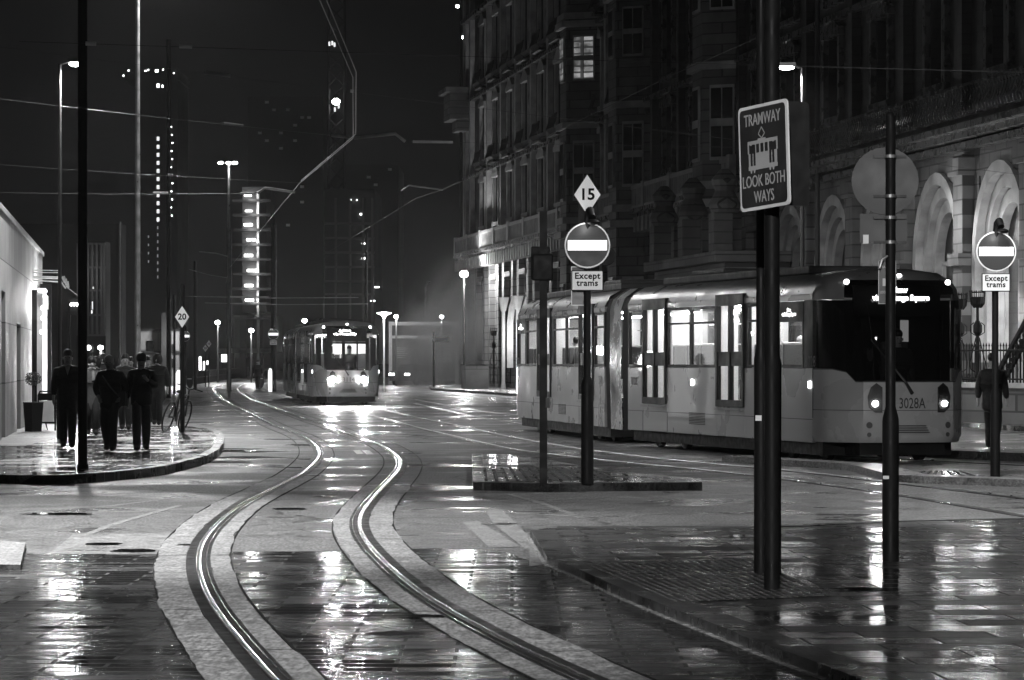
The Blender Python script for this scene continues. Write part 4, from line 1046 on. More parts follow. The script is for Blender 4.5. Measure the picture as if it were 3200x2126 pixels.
def person(label, base, rz=0, h=1.75, stride=.18, arm=None, coat='cloth_k', legs='cloth_d', hair='hair_d', hair_k=1.0, bow=0.0, sit=False, coatlen=.66, group=None, bag=None, lean=0.0, extra=(), turn=0.0):
    rt = thing('person', label, 'person', base, rz, group); k = h/1.75
    V, E_, Rr = [], [], []
    def add(p, r, par=None):
        V.append(Vector(p)*k); Rr.append(tuple(x*k for x in r) if isinstance(r, tuple) else r*k)
        if par is not None: E_.append((par, len(V)-1))
        return len(V)-1
    pz = .95 if not sit else .52
    pel = add((0,0,pz), (.15,.11)); sp = add((0,.01,pz+.2), (.135,.10), pel); ch = add((0,.01-lean,pz+.42), (.165,.115), sp); nk0 = add((0,-lean,pz+.53), (.08,.07), ch)
    nk = add((0,-.01-lean-bow*.03,pz+.565), .058, nk0); hd = add((0,-.03-lean-bow*.08,pz+.645-bow*.01), (.080,.096), nk); ht = add((0,-.02-lean-bow*.11,pz+.755-bow*.03), (.076,.09), hd)
    hands = []
    for s in (-1,1):
        hip = add((s*.08,0,pz-.04), .105, pel)
        if sit: kn = add((s*.1,-.42,pz), .065, hip); an = add((s*.1,-.44,.1), .045, kn); add((s*.1,-.56,.04), .035, an)
        else:
            st = stride*s; kn = add((s*.085,-.07-max(0,st)*.9+min(0,st)*.1,.50), .095, hip); an = add((s*.08,-st*1.0 if st > 0 else -st*1.2,.09+(0 if st > 0 else .02)), .076, kn)
            add((s*.09,V[an].y/k-.16,.045), .045, an)
        sh = add((s*.185,-lean,pz+.47), .06, ch)
        a = (arm or {}).get(s)
        if a == 'phone': el = add((s*.25,-.08,pz+.22), .045, sh); wr = add((s*.10,-.30,pz+.34), .03, el); d = Vector((-s*.35,-.5,.4)).normalized()
        elif a == 'pocket': el = add((s*.28,.06,pz+.2), .048, sh); wr = add((s*.2,-.08,pz+.04), .035, el); d = Vector((-s*.3,-.5,-.6)).normalized()
        else: el = add((s*.235,.03+stride*.3*s,pz+.19), .045, sh); wr = add((s*.25,-.04+stride*.8*s,pz-.04), .03, el); d = Vector((0,-.15,-1)).normalized()
        W_ = V[wr]/k; pm = add(W_+d*.07, (.036,.018), wr); hands.append(W_+d*.05)
        side = Vector((0,1,0)) if abs(d.y) < .5 else Vector((s,0,0)); side = (side-d*side.dot(d)).normalized(); curl = d.cross(side)
        for q, (o_, ln) in enumerate(((-.027,.065),(-.009,.075),(.009,.07),(.027,.055))):
            f1 = add(W_+d*(.07+ln*.5)+side*o_, .009, pm); add(W_+d*(.07+ln)+side*o_+curl*.015, .008, f1)
        th = add(W_+d*.07-side*.045, .010, pm)
    zs = {'shoe':.085*k, 'hip':(pz-.02)*k, 'neck':(pz+.535)*k}
    hk = [x*k for x in hands]
    def mf(c):
        for x in hk:
            if (c-x).length < .10*k: return 2
        if c.z < zs['shoe']: return 0
        if c.z > zs['neck']: return 2
        return 1 if c.z < zs['hip'] else 3
    skin_mesh('body', V, E_, Rr, 0, [M['cloth_k'], M[legs], M['skin'], M[coat]], mf, rt, 1)
    # jacket or coat
    V2, E2, R2 = [], [], []
    def a2(p, r, par=None):
        V2.append(Vector(p)*k); R2.append(tuple(x*k for x in r) if isinstance(r, tuple) else r*k)
        if par is not None: E2.append((par, len(V2)-1))
        return len(V2)-1
    c0 = a2((0,0,pz+.1), (.20,.15)); lo = a2((0,.0,max(.1,coatlen-.0 if not sit else pz)), (.235,.175), c0); c1 = a2((0,.01,pz+.25), (.195,.15), c0); c2 = a2((0,.01-lean,pz+.42), (.205,.15), c1); c3 = a2((0,-lean,pz+.545), (.085,.085), c2)
    off = 7; per = len(V)
    vi = {}
    idx = 7
    for s in (-1,1):
        # shoulder, elbow, wrist are the entries after hip, knee, ankle, toe
        sh_i = idx+4; S, El, Wr = V[sh_i]/k, V[sh_i+1]/k, V[sh_i+2]/k
        a = a2(S-Vector((0,0,.035)), .092, c2); e = a2(El, .08, a); a2(El.lerp(Wr,.9), .048, e); idx += 4+3+1+8+1
    skin_mesh('coat', V2, E2, R2, 0, [M[coat]], lambda c: 0, rt, 1)
    hp = V[ht]/k
    b = MB(); b.ball((0,0,0), .103, 10, (.84,1.0,.86)); b.v = [v for v in b.v]
    o = b.build('hair', M[hair], rt, True); o.location = (hp + Vector((0,.022,-.004)))*k; o.rotation_euler = (bow*.5,0,0); o.scale = (k*hair_k,)*3
    hd_ = V[hd]/k
    for s in (-1,1):
        b = MB(); b.ball((0,0,0), .009, 5); o = b.build('eye', M['cloth_k'], rt); o.location = (hd_ + Vector((s*.032,-.086,.035)))*k
        b = MB(); b.ball((0,0,0), .028, 6, (.35,.6,1)); o = b.build('ear', M['skin'], rt, True); o.location = (hd_ + Vector((s*.082,.0,.02)))*k
    b = MB(); b.tube([(0,-.085,.03),(0,-.112,-.005),(0,-.09,-.015)], [.008,.013,.008], 6); o = b.build('nose', M['skin'], rt, True); o.location = hd_*k
    b = MB(); b.box(-.024,.024,-.092,-.082,-.048,-.04); o = b.build('mouth', M['cloth_d'], rt); o.location = hd_*k
    if 'scarf' in extra:
        b = MB(); b.tube([(.075*math.cos(R(a)), .065*math.sin(R(a))-.01-lean, pz+.545-.02*math.sin(R(a))) for a in range(0,360,40)], .035, 6, closed=True); b.tube([(.02,-.10,pz+.52),(.03,-.15,pz+.3)], .035, 6)
        o = b.build('scarf', M['cloth_l'], rt, True); o.scale = (k,)*3
    if 'strap' in extra:
        b = MB(); b.tube([(-.17,-.02,pz+.47),(-.1,-.13,pz+.4),(.05,-.165,pz+.2),(.2,-.1,pz+.02)], .016, 5); b.box(.17,.29,-.12,.14,pz-.12,pz+.14); o = b.build('shoulder_bag', M['cloth_m'], rt, True); o.scale = (k,)*3
    if 'pack' in extra:
        b = MB()
        for s in (-1,1): b.tube([(s*.13,.02,pz+.5),(s*.13,-.13,pz+.4),(s*.15,-.12,pz+.2),(s*.17,0,pz+.1)], .02, 5)
        b.box(-.15,.15,.1,.27,pz+.05,pz+.5); o = b.build('backpack', M['cloth_d'], rt, True); o.scale = (k,)*3
    if 'hood' in extra:
        b = MB(); b.ball((0,0,0), .135, 10, (.95,1.0,1.1)); o = b.build('hood', M[coat], rt, True); o.location = (Vector(V[hd])/k + Vector((0,.055,.03)))*k; o.scale = (k,)*3
    if 'beanie' in extra:
        b = MB(); b.lathe([(.098,0),(.1,.03),(.085,.08),(.04,.115)], (0,0,0), 12); o = b.build('hat', M['cloth_d'], rt, True); o.location = (Vector(V[hd])/k + Vector((0,.01,.055)))*k; o.scale = (k,)*3
    if 'shirt' in extra:
        b = MB(); b.raw([(-.05,-.128-lean,pz+.53),(.05,-.128-lean,pz+.53),(0,-.150-lean,pz+.36),(-.05,-.09,pz+.53),(.05,-.09,pz+.53),(0,-.11,pz+.36)], [(0,2,1),(3,4,5),(0,3,5,2),(1,2,5,4),(0,1,4,3)]); o = b.build('shirt', M['cloth_l'], rt); o.scale = (k,)*3
    if bag == 'hand':
        b = MB(); hx = hands[0]; b.box(hx.x-.05, hx.x+.05, hx.y-.16, hx.y+.16, hx.z-.42, hx.z-.12); b.tube([(hx.x,hx.y-.1,hx.z-.13),(hx.x,hx.y,hx.z),(hx.x,hx.y+.1,hx.z-.13)], .008, 5)
        o = b.build('bag', M['cloth_k']); o.matrix_world = Matrix.Translation(base) @ Matrix.Rotation(rz,4,'Z'); tag(o, 'dark carrier bag held by the woman behind the thick black pole', 'bag')
    return rt
g12 = lambda x, y: g(x, y, .115)
person('tall person in black with dark hair walking left of the thick pole', g12(212,1402), R(5), 1.70, .14, None, 'cloth_k', 'cloth_k', coatlen=.55, extra=('shirt',), group='people walking on the left pavement')
person('white haired man in dark coat looking down while walking', g12(345,1412), R(-4), 1.62, .16, {-1:'pocket',1:'pocket'}, 'cloth_k', 'cloth_d', 'hair_w', 1.0, 1.2, coatlen=.72, extra=('strap',), group='people walking on the left pavement')
person('man in dark jacket and grey jeans holding a phone at his chest', g12(442,1411), R(6), 1.64, -.16, {1:'phone'}, 'cloth_k', 'cloth_m', 'hair_d', 1.12, .6, coatlen=.80, extra=('pack',), group='people walking on the left pavement')
person('woman in pale coat half hidden behind the thick black pole', g12(287,1362), R(10), 1.58, .12, None, 'cloth_m', 'cloth_k', 'hair_d', 1.2, coatlen=.45, extra=('scarf',), bag='hand', group='people walking on the left pavement')
person('person in light grey trousers behind the man with the phone', g12(408,1327), R(0), 1.60, .2, {1:'pocket'}, 'cloth_k', 'cloth_m', coatlen=.85, extra=('shirt',), group='people walking on the left pavement')
person('dark figure rightmost in the group, beside the bicycle', g12(492,1330), R(-8), 1.68, .10, {-1:'pocket'}, 'cloth_k', 'cloth_k', coatlen=.5, extra=('hood',), group='people walking on the left pavement')
person('dark figure at the back of the group, between white hair and pole', g12(322,1318), R(0), 1.70, .12, None, 'cloth_d', 'cloth_k', extra=('hood',), group='people walking on the left pavement')
person('dark figure at the back, behind the man with the phone', g12(462,1322), R(8), 1.62, .12, None, 'cloth_k', 'cloth_k', group='people walking on the left pavement')
person('dark bulky figure squeezed between the white haired man and the phone holder', g12(392,1345), R(3), 1.66, .13, {1:'pocket'}, 'cloth_k', 'cloth_k', coatlen=.5, group='people walking on the left pavement')
person('short dark figure just right of the thick pole, behind the white haired man', g12(300,1345), R(-6), 1.60, .13, {-1:'pocket'}, 'cloth_k', 'cloth_k', coatlen=.55, extra=('hood',), group='people walking on the left pavement')
person('small distant figure behind the walkers, light scarf', g12(388,1300), R(0), 1.66, .12, None, 'cloth_d', 'cloth_d', extra=('scarf',), group='people walking on the left pavement')
p = at(3100,1420,62); person('dark silhouette of a person behind the right no entry post', (p.x,62,0), R(160), 1.76, .12, None, 'cloth_k', 'cloth_k')
q = tram_pt(tramA, AX1, 9.35, -.78, 1.30); person('white haired woman in dark coat seated at the front side window of the tram', (q.x,q.y,.80), math.atan2(AX1[1],AX1[0])+R(90), 1.62, 0, None, 'cloth_d', 'cloth_d', 'hair_w', 1.15, .3, True, group='tram passengers')
for t, yy, lab in ((8.0,.8,'dark haired passenger seated in the rear half of the tram, right of the signal post'),(6.9,.8,'passenger facing away in the rear half of the tram, beside the sign post')):
    q = tram_pt(tramA, AX2, t, yy, 0); person(lab, (q.x,q.y,.92), math.atan2(AX2[1],AX2[0])+R(90), 1.62, 0, None, 'cloth_d', 'cloth_d', 'hair_d', 1.0, 0, True, group='tram passengers')
q = tram_pt(tramA, AX1, 11.5, .12, 0); person('driver in the dark cab of the near tram, barely visible', (q.x,q.y,.80), math.atan2(AX1[1],AX1[0])+R(90), 1.75, 0, None, 'cloth_d', 'cloth_k', 'hair_d', 1.0, 0, True)
q = tram_pt(tramB, AXb, 11.0, .15, 0); person('driver silhouetted behind the windscreen of the oncoming tram', (q.x,q.y,.80), math.atan2(AXb[1],AXb[0])+R(90), 1.85, 0, None, 'cloth_k', 'cloth_k', 'hair_d', 1.0, 0, True)
q = at(806,1215,195); person('far figure standing in the road by the pale bollard', (q.x,195,0), 0, 1.7, .1, None, 'cloth_k', 'cloth_k')

# ================================================================== BICYCLE
p = g12(540,1350); bk = thing('bicycle', 'dark bicycle leaning against the post with the 20 diamond', 'bicycle', (p.x,p.y,.12), R(78))
def ring(c, r, rr, n=24): return [(c[0]+r*math.cos(2*math.pi*i/n), c[1], c[2]+r*math.sin(2*math.pi*i/n)) for i in range(n)]
for cx in (-.52,.52):
    b = MB(); b.tube(ring((cx,0,.34),.33,0), .02, 6, closed=True); w = b.build('wheel', M['cloth_k'], bk, True)
    b = MB()
    for k_ in range(10): a = k_*math.pi/5; b.tube([(cx,0,.34),(cx+.32*math.cos(a),0,.34+.32*math.sin(a))], .003, 3)
    b.build('spokes', M['grmetal'], w)
b = MB()
for A_, C_ in (((-.52,0,.34),(-.08,0,.32)),((-.52,0,.34),(-.2,0,.78)),((-.08,0,.32),(-.22,0,.86)),((-.08,0,.32),(.36,0,.72)),((-.2,0,.78),(.34,0,.82)),((.33,0,.92),(.52,0,.34))): b.tube([A_,C_], .022, 6)
b.build('frame', M['dkmetal'], bk)
b = MB(); b.tube([(.34,-.3,.98),(.33,-.1,.98),(.33,0,.93),(.33,.1,.98),(.34,.3,.98)], .014, 6); b.build('handlebar', M['black'], bk, True)
b = MB(); b.ball((-.24,0,.9), .1, 6, (1.3,.7,.35)); b.build('saddle', M['cloth_k'], bk, True)
b = MB(); b.disc((-.08,-.02,.32), (0,-1,0), .09, .01, 14); b.tube([(-.08,-.05,.32),(-.08,-.06,.16)], .01, 5); b.build('crank', M['dkmetal'], bk)
bk.rotation_euler = (R(16), 0, R(76))

# ================================================================== STREET FURNITURE NEAR THE SHOP
p = g12(104,1350); rt = thing('potted_topiary', 'black planter with clipped ball tree by the lit shop door', 'plant pot', p)
b = MB(); b.lathe([(.16,0),(.2,.62),(.21,.64),(.18,.64)], (0,0,0), 4); b.v = [(x*1.1,y*1.1,z) for x,y,z in b.v]; b.build('planter', M['black'], rt)
b = MB(); b.tube([(0,0,.6),(.01,0,.98)], .018, 6); b.build('trunk', M['cloth_d'], rt)
b = MB(); rr = random.Random(3)
for i in range(700):
    v = Vector((rr.gauss(0,1), rr.gauss(0,1), rr.gauss(0,1))).normalized()*(.17*(rr.random()**.25)); c = Vector((0,0,1.14))+Vector((v.x*1.08,v.y*1.08,v.z*.92))
    a = Vector((rr.gauss(0,1), rr.gauss(0,1), rr.gauss(0,1))).normalized(); e = a.orthogonal().normalized(); b.face([c-a*.018, c+e*.010, c+a*.018, c-e*.010])
b.build('crown', M['leaf'], rt)
p = g12(146,1347); rt = thing('menu_board', 'black framed A board with pale panel beside the planter', 'board', p, R(-35))
b = MB(); b.box(-.24,.24,-.02,.02,.16,.2); b.tube([(-.25,0,0),(-.25,0,.78),(-.2,0,.86),(.2,0,.86),(.25,0,.78),(.25,0,0)], .018, 6); b.tube([(-.25,.3,0),(-.25,.02,.78)], .015, 5); b.tube([(.25,.3,0),(.25,.02,.78)], .015, 5); b.build('frame', M['black'], rt)
b = MB(); b.box(-.2,.2,-.012,.012,.18,.66); b.build('panel', M['signwhite'], rt)
b = MB(); b.box(-.23,.23,-.016,.016,.67,.82); b.build('header', M['black'], rt)

# shop building at the left edge
def Lx(Y): return -9.75 - .111*(Y-64)
lv = Vector((-.1103, .9939, 0)); sh = thing('shop_building', 'pale walled shop front at the left edge with a brightly lit doorway', 'building', (Lx(64), 64, 0), math.atan2(lv.y, lv.x))
# local x runs away from the camera, local -y faces the street
b = MB()
ops = [(4.6-3.2,5.6-3.2,3.15),(9.2-2,10.4-2,2.4)]     # recesses
last = -16
for x0, x1, zt in ((.6,2.6,3.0),(8.8,11.2,2.45),(20.6,24.6,3.0)):
    b.box(last, x0, 0, .5, .12, 4.5); b.box(x0, x1, 0, .5, zt, 4.5); last = x1
b.box(last, 28.2, 0, .5, .12, 4.5); b.box(-16,28.2,-.05,.55,4.5,4.62)
b.build('wall', M['render_w'], sh, False, .01)
b = MB(); b.box(-16,28,1.2,8,0.1,14); b.box(-16,3.0,.2,1.2,4.62,14); b.build('upper_wall', M['bld_md'], sh)
b = MB(); b.box(.6,2.6,.3,.34,.12,3.0); b.box(8.8,11.2,.3,.34,.12,2.45); b.build('window', M['win_dk'], sh)
b = MB(); b.box(20.6,24.6,.35,.4,.12,3.0); b.build('shop_window', E['window'], sh)
b = MB(); b.box(20.3,20.6,-.22,.3,.12,3.3); b.box(24.6,24.9,-.22,.3,.12,3.3); b.box(20.3,24.9,-.25,.3,3.0,3.35); b.build('door_surround', M['signwhite'], sh)
for bx in ((19.2,19.26,-.12,0,.2,3.4),(25.8,26.0,-.3,0,.12,3.7)): b = MB(); b.box(*bx); b.build('drainpipe', M['black'], sh)
b = MB(); b.box(20.8,22.6,-.27,-.1,3.40,3.47); b.build('lamp_bar', E['bright'], sh)
for x, z in ((19.0,2.7),(19.0,2.95),(18.2,2.35)):
    b = MB(); b.ball((x,-.28,z), .06, 6); b.build('wall_lamp', E['small'], sh)
def shp(x, y, z): return Vector((Lx(64), 64, 0)) + lv*x + Vector((-lv.y, lv.x, 0))*y + Vector((0,0,z))
light('POINT', shp(22.5,-.8,3.3), 260, .15); light('POINT', shp(22.5,-1.2,1.6), 160, .3); light('POINT', shp(18.6,-.55,2.9), 60, .05)
# bracket of projecting arms above the shop door
b = MB(); Yb = 84
for y0, y1 in ((844,846),(852,852),(864,866),(869,871),(876,881)): b.tube([at(92,y0,Yb), at(185,y1,Yb)], .012 if y0 < 860 else .02, 6)
rt = thing('awning_bracket', 'bundle of horizontal arms and hooks projecting over the shop door', 'bracket', (0,0,0)); b.build('arm', M['signwhite'], rt)
b = MB(); b.tube([at(183,868,Yb), at(205,902,Yb)], .02, 6)
for k_ in range(3): b.tube([at(197+k_*6,864+k_*8,Yb), at(203+k_*5,884+k_*8,Yb)], [.05,.035], 6)
b.tube([at(205,895,Yb), at(245,925,Yb)], .008, 5); b.build('hook', M['signlet'], rt)
b = MB(); b.box(at(84,0,Yb).x, at(100,0,Yb).x, Yb-.1, Yb+.1, at(0,868,Yb).z, at(0,836,Yb).z); b.build('wall_plate', M['black'], rt)
p = at(236,952,110); rt = thing('lantern_sign', 'small row of lit bulbs on a dark bracket left of the thick pole', 'light', (p.x,110,0), 0)
b = MB()
for k_ in range(4): b.ball((-.13+k_*.09,0,p.z), .05, 6)
b.build('bulb', E['small'], rt); b = MB(); b.box(-.2,.2,.05,.1,p.z-.35,p.z+.2); b.lathe([(.04,0),(.04,p.z)], (-.2,.1,0), 6); b.build('bracket', M['black'], rt)
p = at(277,1087,100); rt = thing('signal_light', 'round white lamp in a square black hood behind the thick pole', 'light', (p.x,100,0), 0)
b = MB(); b.lathe([(.05,0),(.05,p.z)], (0,.1,0), 8); b.box(-.1,.12,.0,.1,p.z-.12,p.z+.11); b.build('hood', M['dkmetal'], rt)
b = MB(); b.disc((0,0,p.z), (0,-1,0), .075, .02, 20); b.build('lamp_lens', E['bright'], rt)

# bollards
def bollard(label, px, pyb, hpx, w, lit):
    p = g(px,pyb); k_ = p.y/F; h_ = hpx*k_; w_ = w*k_; rt = thing('keep_left_bollard', label, 'bollard', p, 0, 'traffic bollards')
    b = MB(); P = [(-.5,.95),(-.42,1),(.42,1),(.5,.95),(.5,.35),(.28,.1),(0,0),(-.28,.1),(-.5,.35)] if not lit else [(-.4,0),(-.5,.3),(-.5,.85),(-.2,1),(.3,1),(.5,.9),(.5,0)]
    P = [(x*w_,z*h_) for x,z in P]; n = len(P); b.raw([(x,-.12,z) for x,z in P]+[(x,.12,z) for x,z in P], [tuple(range(n)),tuple(range(2*n-1,n-1,-1))]+[(k,(k+1)%n,n+(k+1)%n,n+k) for k in range(n)])
    b.build('shell', E['window'] if lit else M['signgrey'], rt, False, .02)
    if not lit: b = MB(); b.box(-.36*w_,.36*w_,-.13,-.12,.66*h_,.72*h_); b.build('stripe', M['signwhite'], rt)
bollard('grey keep left bollard right of the 20 diamond post', 593, 1214, 43, 18, False)
bollard('grey keep left bollard at the far curve, left of the tall lit bollard', 815, 1213, 43, 19, False)
bollard('tall narrow glowing bollard at the foot of the far no entry pole', 844, 1225, 72, 9, True)
bollard('bright glowing bollard left of the 20 diamond post', 559, 1220, 62, 16, True)
for px, py0, py1, w, lab in ((625,1115,1170,6,'left of two glowing upright signs far down the street'),(637,1130,1160,4,'right of two glowing upright signs far down the street'),(648,1128,1139,4,'small glowing sign right of the upright pair'),(700,1108,1131,16,'glowing white kiosk panel under the left far lamp')):
    Y = 300; a_, c_ = at(px-w/2,py1,Y), at(px+w/2,py0,Y); rt = thing('lit_sign', lab, 'sign', (a_.x,Y,0), 0, 'far glowing signs')
    b = MB(); b.box(0,c_.x-a_.x,0,.2,max(.3,a_.z),c_.z); b.build('panel', E['bright'], rt); b = MB(); b.box(0,c_.x-a_.x,.2,.3,0,c_.z); b.build('casing', M['black'], rt)

# cars
def car(label, px, pyb, rz, rear):
    p = g(px,pyb); rt = thing('parked_car', label, 'car', p, rz, 'cars beyond the oncoming tram')
    prof = [(-2.1,.3),(-2.15,.7),(-1.95,.95),(-1.35,1.02),(-.75,1.42),(.7,1.46),(1.45,1.05),(2.0,.95),(2.15,.7),(2.1,.3)]
    b = MB(); n = len(prof); V = []
    for y, kz in ((-.85,1),(-.75,1),(.75,1),(.85,1)):
        for x, z in prof: V.append((x, y, z if abs(y) < .8 else min(z,.98)))
    b.raw(V, [tuple(range(n)), tuple(range(4*n-1,3*n-1,-1))]+[(r_*n+k, r_*n+(k+1)%n, (r_+1)*n+(k+1)%n, (r_+1)*n+k) for r_ in range(3) for k in range(n)]); b.build('body', M['tramblack'], rt, True)
    for x in (-1.35,1.35):
        for s in (-1,1): b = MB(); b.disc((x,s*.8,.32), (0,s,0), .32, .1, 18); w = b.build('wheel', M['rubber'], rt); b = MB(); b.disc((x,s*.9,.32), (0,s,0), .2, .01, 12); b.build('rim', M['grmetal'], w)
    for s in (-1,1): b = MB(); b.box(-2.2,-2.12,*sorted((s*.8,s*.45)),.68,.82); b.build('headlight' if not rear else 'tail_light', E['small'] if not rear else E['bright'], rt)
    b = MB(); b.box(-1.2,1.2,-.84,-.76,1.0,1.36); b.build('window', M['darkglass'], rt)
car('dark car with bright lights in front of the poster hoarding', 1300, 1204, R(60), False)
car('pale streaked car half hidden behind the oncoming tram', 1205, 1190, R(10), True)
light('SPOT', g(1318,1204,0.7)+Vector((0,-2,0)), 120, .1, g(1318,1230), 80, .6, 'car_beam')

# ================================================================== HOTEL
hv = Vector((-.1367, .9906, 0)); Horg = Vector((14.0, 92, 0))
hotel = thing('hotel_building', 'huge dark Victorian hotel with turrets, balconies and arches filling the right side', 'hotel', Horg, math.atan2(hv.y, hv.x))
def HX(px): return (26.7/(.138+(px-1600)/F)-92)/.9906       # local x of a facade point from its place in the photo
def HP(x, y, z): return Horg + hv*x + Vector((-hv.y, hv.x, 0))*y + Vector((0,0,z))
XE = HX(1462)
def wall_with_holes(mb, x0, x1, z0, z1, holes, y0, y1):
    """holes: (a,c,zb,zt) sorted by a, no overlap in x"""
    last = x0
    for a, c, zb, zt in holes:
        if a > last: mb.box(last, a, y0, y1, z0, z1)
        if zb > z0: mb.box(a, c, y0, y1, z0, zb)
        if zt < z1: mb.box(a, c, y0, y1, zt, z1)
        last = c
    if x1 > last: mb.box(last, x1, y0, y1, z0, z1)
arches = [HX(2935)-6.7*1+6.7*k for k in range(-1, 5)]      # arch centres
AW, AS, AT = 2.35, 4.6, 6.95                                # half width, spring, crown
bays = [x for x in [34+6.2*k for k in range(14)] if x < XE-2.5]
low = []
for x in arches: low.append((x-AW, x+AW, .12 if False else 1.6, AT))
for x in bays: low.append((x-1.0, x+1.0, 1.8, 6.4))
b = MB(); wall_with_holes(b, -14, XE, 0, 8.2, low, -.6, 0); b.build('ground_floor_wall', M['stone'], hotel)
b = MB()
levels = [(8.2,13.2,9.9,12.6),(13.2,18.0,13.9,17.2),(18.0,23.0,18.9,22.2),(23.0,30.0,23.9,27.0)]
allb = sorted([x for x in arches] + bays)
for z0, z1, a, c in levels:
    hs = []
    for x in allb: hs.append((x-.95, x+.95, a, c))
    wall_with_holes(b, -14, XE, z0, z1, hs, -.6, 0)
b.build('upper_wall', M['brick_dk'], hotel)
b = MB(); b.box(-14, XE, -14, -.6, 0, 30); b.box(-14,XE,-13,0,30,30.6); b.build('rear_mass', M['brick_dk'], hotel)
# end return wall and quoins at the left corner
b = MB(); b.box(XE-.0, XE+.5, -14, .25, 0, 30); b.box(XE-1.3,XE-.9,0,.3,8.2,30); b.box(XE-3.6,XE-3.1,0,.3,8.2,30)
b.build('corner_pier', M['stone_lt'], hotel)
# arches: surround rings and spandrel fill
for x in arches:
    b = MB(); N = 14
    for r0, r1, yo in ((AW-.02,AW+.34,.12),(AW-.42,AW-.05,-.12),(AW-.85,AW-.45,-.3)):
        for i in range(N):
            a0, a1 = math.pi*i/N, math.pi*(i+1)/N
            P = [(x+r*math.cos(a), AS+r*math.sin(a)) for r, a in ((r0,a0),(r1,a0),(r1,a1),(r0,a1))]
            b.raw([(u,yo,w) for u,w in P]+[(u,-.58,w) for u,w in P], [(0,1,2,3),(7,6,5,4),(0,4,5,1),(1,5,6,2),(2,6,7,3),(3,7,4,0)])
        for s in (-1,1): b.box(*sorted((x+s*r0, x+s*r1)), -.58, yo, 1.6, AS)
    b.build('arch_surround', M['stone_lt'], hotel)
    b = MB()
    for s in (-1,1):       # spandrels
        pts = [(x+s*AW, AT+.02)] + [(x+s*AW*math.cos(R(a)), AS+AW*math.sin(R(a))) for a in range(0,91,15)] + [(x, AT+.02)]
        n = len(pts); b.raw([(u,-.05,w) for u,w in pts]+[(u,-.5,w) for u,w in pts], [tuple(range(n)) if s < 0 else tuple(range(n))[::-1]]+[(k,(k+1)%n,n+(k+1)%n,n+k) for k in range(n)])
    b.build('spandrel', M['stone'], hotel)
    b = MB(); hw = AW-.85; b.box(x-hw, x-hw+.12, -.62,-.5,1.6,AS); b.box(x+hw-.12, x+hw, -.62,-.5,1.6,AS); b.box(x-.06,x+.06,-.62,-.5,1.6,AS+hw*.98); b.box(x-hw,x+hw,-.62,-.5,AS-.06,AS+.06); b.box(x-hw,x+hw,-.62,-.5,1.6,1.75)
    f = b.build('window', M['stone_lt'], hotel)
    b = MB(); pts = [(x-hw,1.6),(x+hw,1.6)]+[(x+hw*math.cos(R(a)), AS+hw*math.sin(R(a))) for a in range(0,181,15)]
    b.raw([(u,-.66,w) for u,w in pts], [tuple(range(len(pts)))]); b.build('pane', E['archwin'] if -3 < x < 12 else M['win_dk'], f)

# piers between arches with carved caps
for x in arches:
    b = MB(); b.box(x+AW+.5, x+6.7-AW-.5, 0, .35, 0, 7.6); b.box(x+AW+.4, x+6.7-AW-.4, 0, .5, 7.0, 7.5); b.box(x+AW+.4, x+6.7-AW-.4, 0, .5, 4.4, 4.75)
    b.build('pier', M['stone'], hotel)
for i, x in enumerate(bays):
    b = MB(); b.box(x+1.5, x+2.3, 0, .3, 0, 7.6); b.box(x-2.3,x-1.5,0,.3,0,7.6); b.box(x-1.3,x+1.3,0,.35,6.5,6.8); b.box(x-1.2,x+1.2,0,.3,1.5,1.75)
    b.build('pier', M['stone'], hotel)
# plain rectangular windows, ground floor and above
def sash(x, z0, z1, hw, lit=None, grid=(2,2)):
    b = MB(); fy = (-.45,-.32); t = .07
    b.box(x-hw,x-hw+t,*fy,z0,z1); b.box(x+hw-t,x+hw,*fy,z0,z1); b.box(x-hw+t,x+hw-t,*fy,z0,z0+t); b.box(x-hw+t,x+hw-t,*fy,z1-t,z1)
    for i in range(1,grid[0]): q = x-hw+2*hw*i/grid[0]; b.box(q-.025,q+.025,-.43,-.35,z0+t,z1-t)
    for j in range(1,grid[1]): q = z0+(z1-z0)*j/grid[1]; b.box(x-hw+t,x+hw-t,-.42,-.36,q-.03,q+.03)
    f = b.build('window', M['stone_lt'], hotel)
    b = MB(); b.box(x-hw+t,x+hw-t,-.41,-.395,z0+t,z1-t); b.build('pane', lit or M['win_dk'], f)
for i, x in enumerate(bays): sash(x, 1.8, 6.4, 1.0, E['dim'] if i in (10,12,13) else None, (3,3))
for li, (z0, z1, a, c) in enumerate(levels[:3]):
    for i, x in enumerate(allb): sash(x, a, c, .95, None)
# trims: window surrounds, pediments, pilasters, cornices
for z0, z1, a, c in levels[:3]:
    for i, x in enumerate(allb):
        b = MB()
        for s in (-1,1): b.box(*sorted((x+s*1.0, x+s*1.28)), 0, .18, a, c)
        b.box(x-1.4,x+1.4,0,.25,c,c+.25); b.box(x-1.3,x+1.3,0,.22,a-.22,a)
        b.raw([(x-1.3,.0,c+.25),(x+1.3,.0,c+.25),(x,.0,c+.8),(x-1.3,.22,c+.25),(x+1.3,.22,c+.25),(x,.22,c+.8)], [(0,2,1),(3,4,5),(0,3,5,2),(1,2,5,4),(0,1,4,3)])
        b.build('window_surround', M['stone_lt'] if x > 60 else M['shaded_wetstone'], hotel)  # paler at the far end: lamplight painted in by choice of stone
for i, x in enumerate(allb[:-1]):
    q = (x+allb[i+1])/2; b = MB(); b.box(q-.25,q+.25,0,.3,8.9,30); b.build('pilaster', M['stone_lt'] if x > 60 else M['brick_dk'], hotel)  # same painted light: lit far pilasters pale, shaded near ones dark
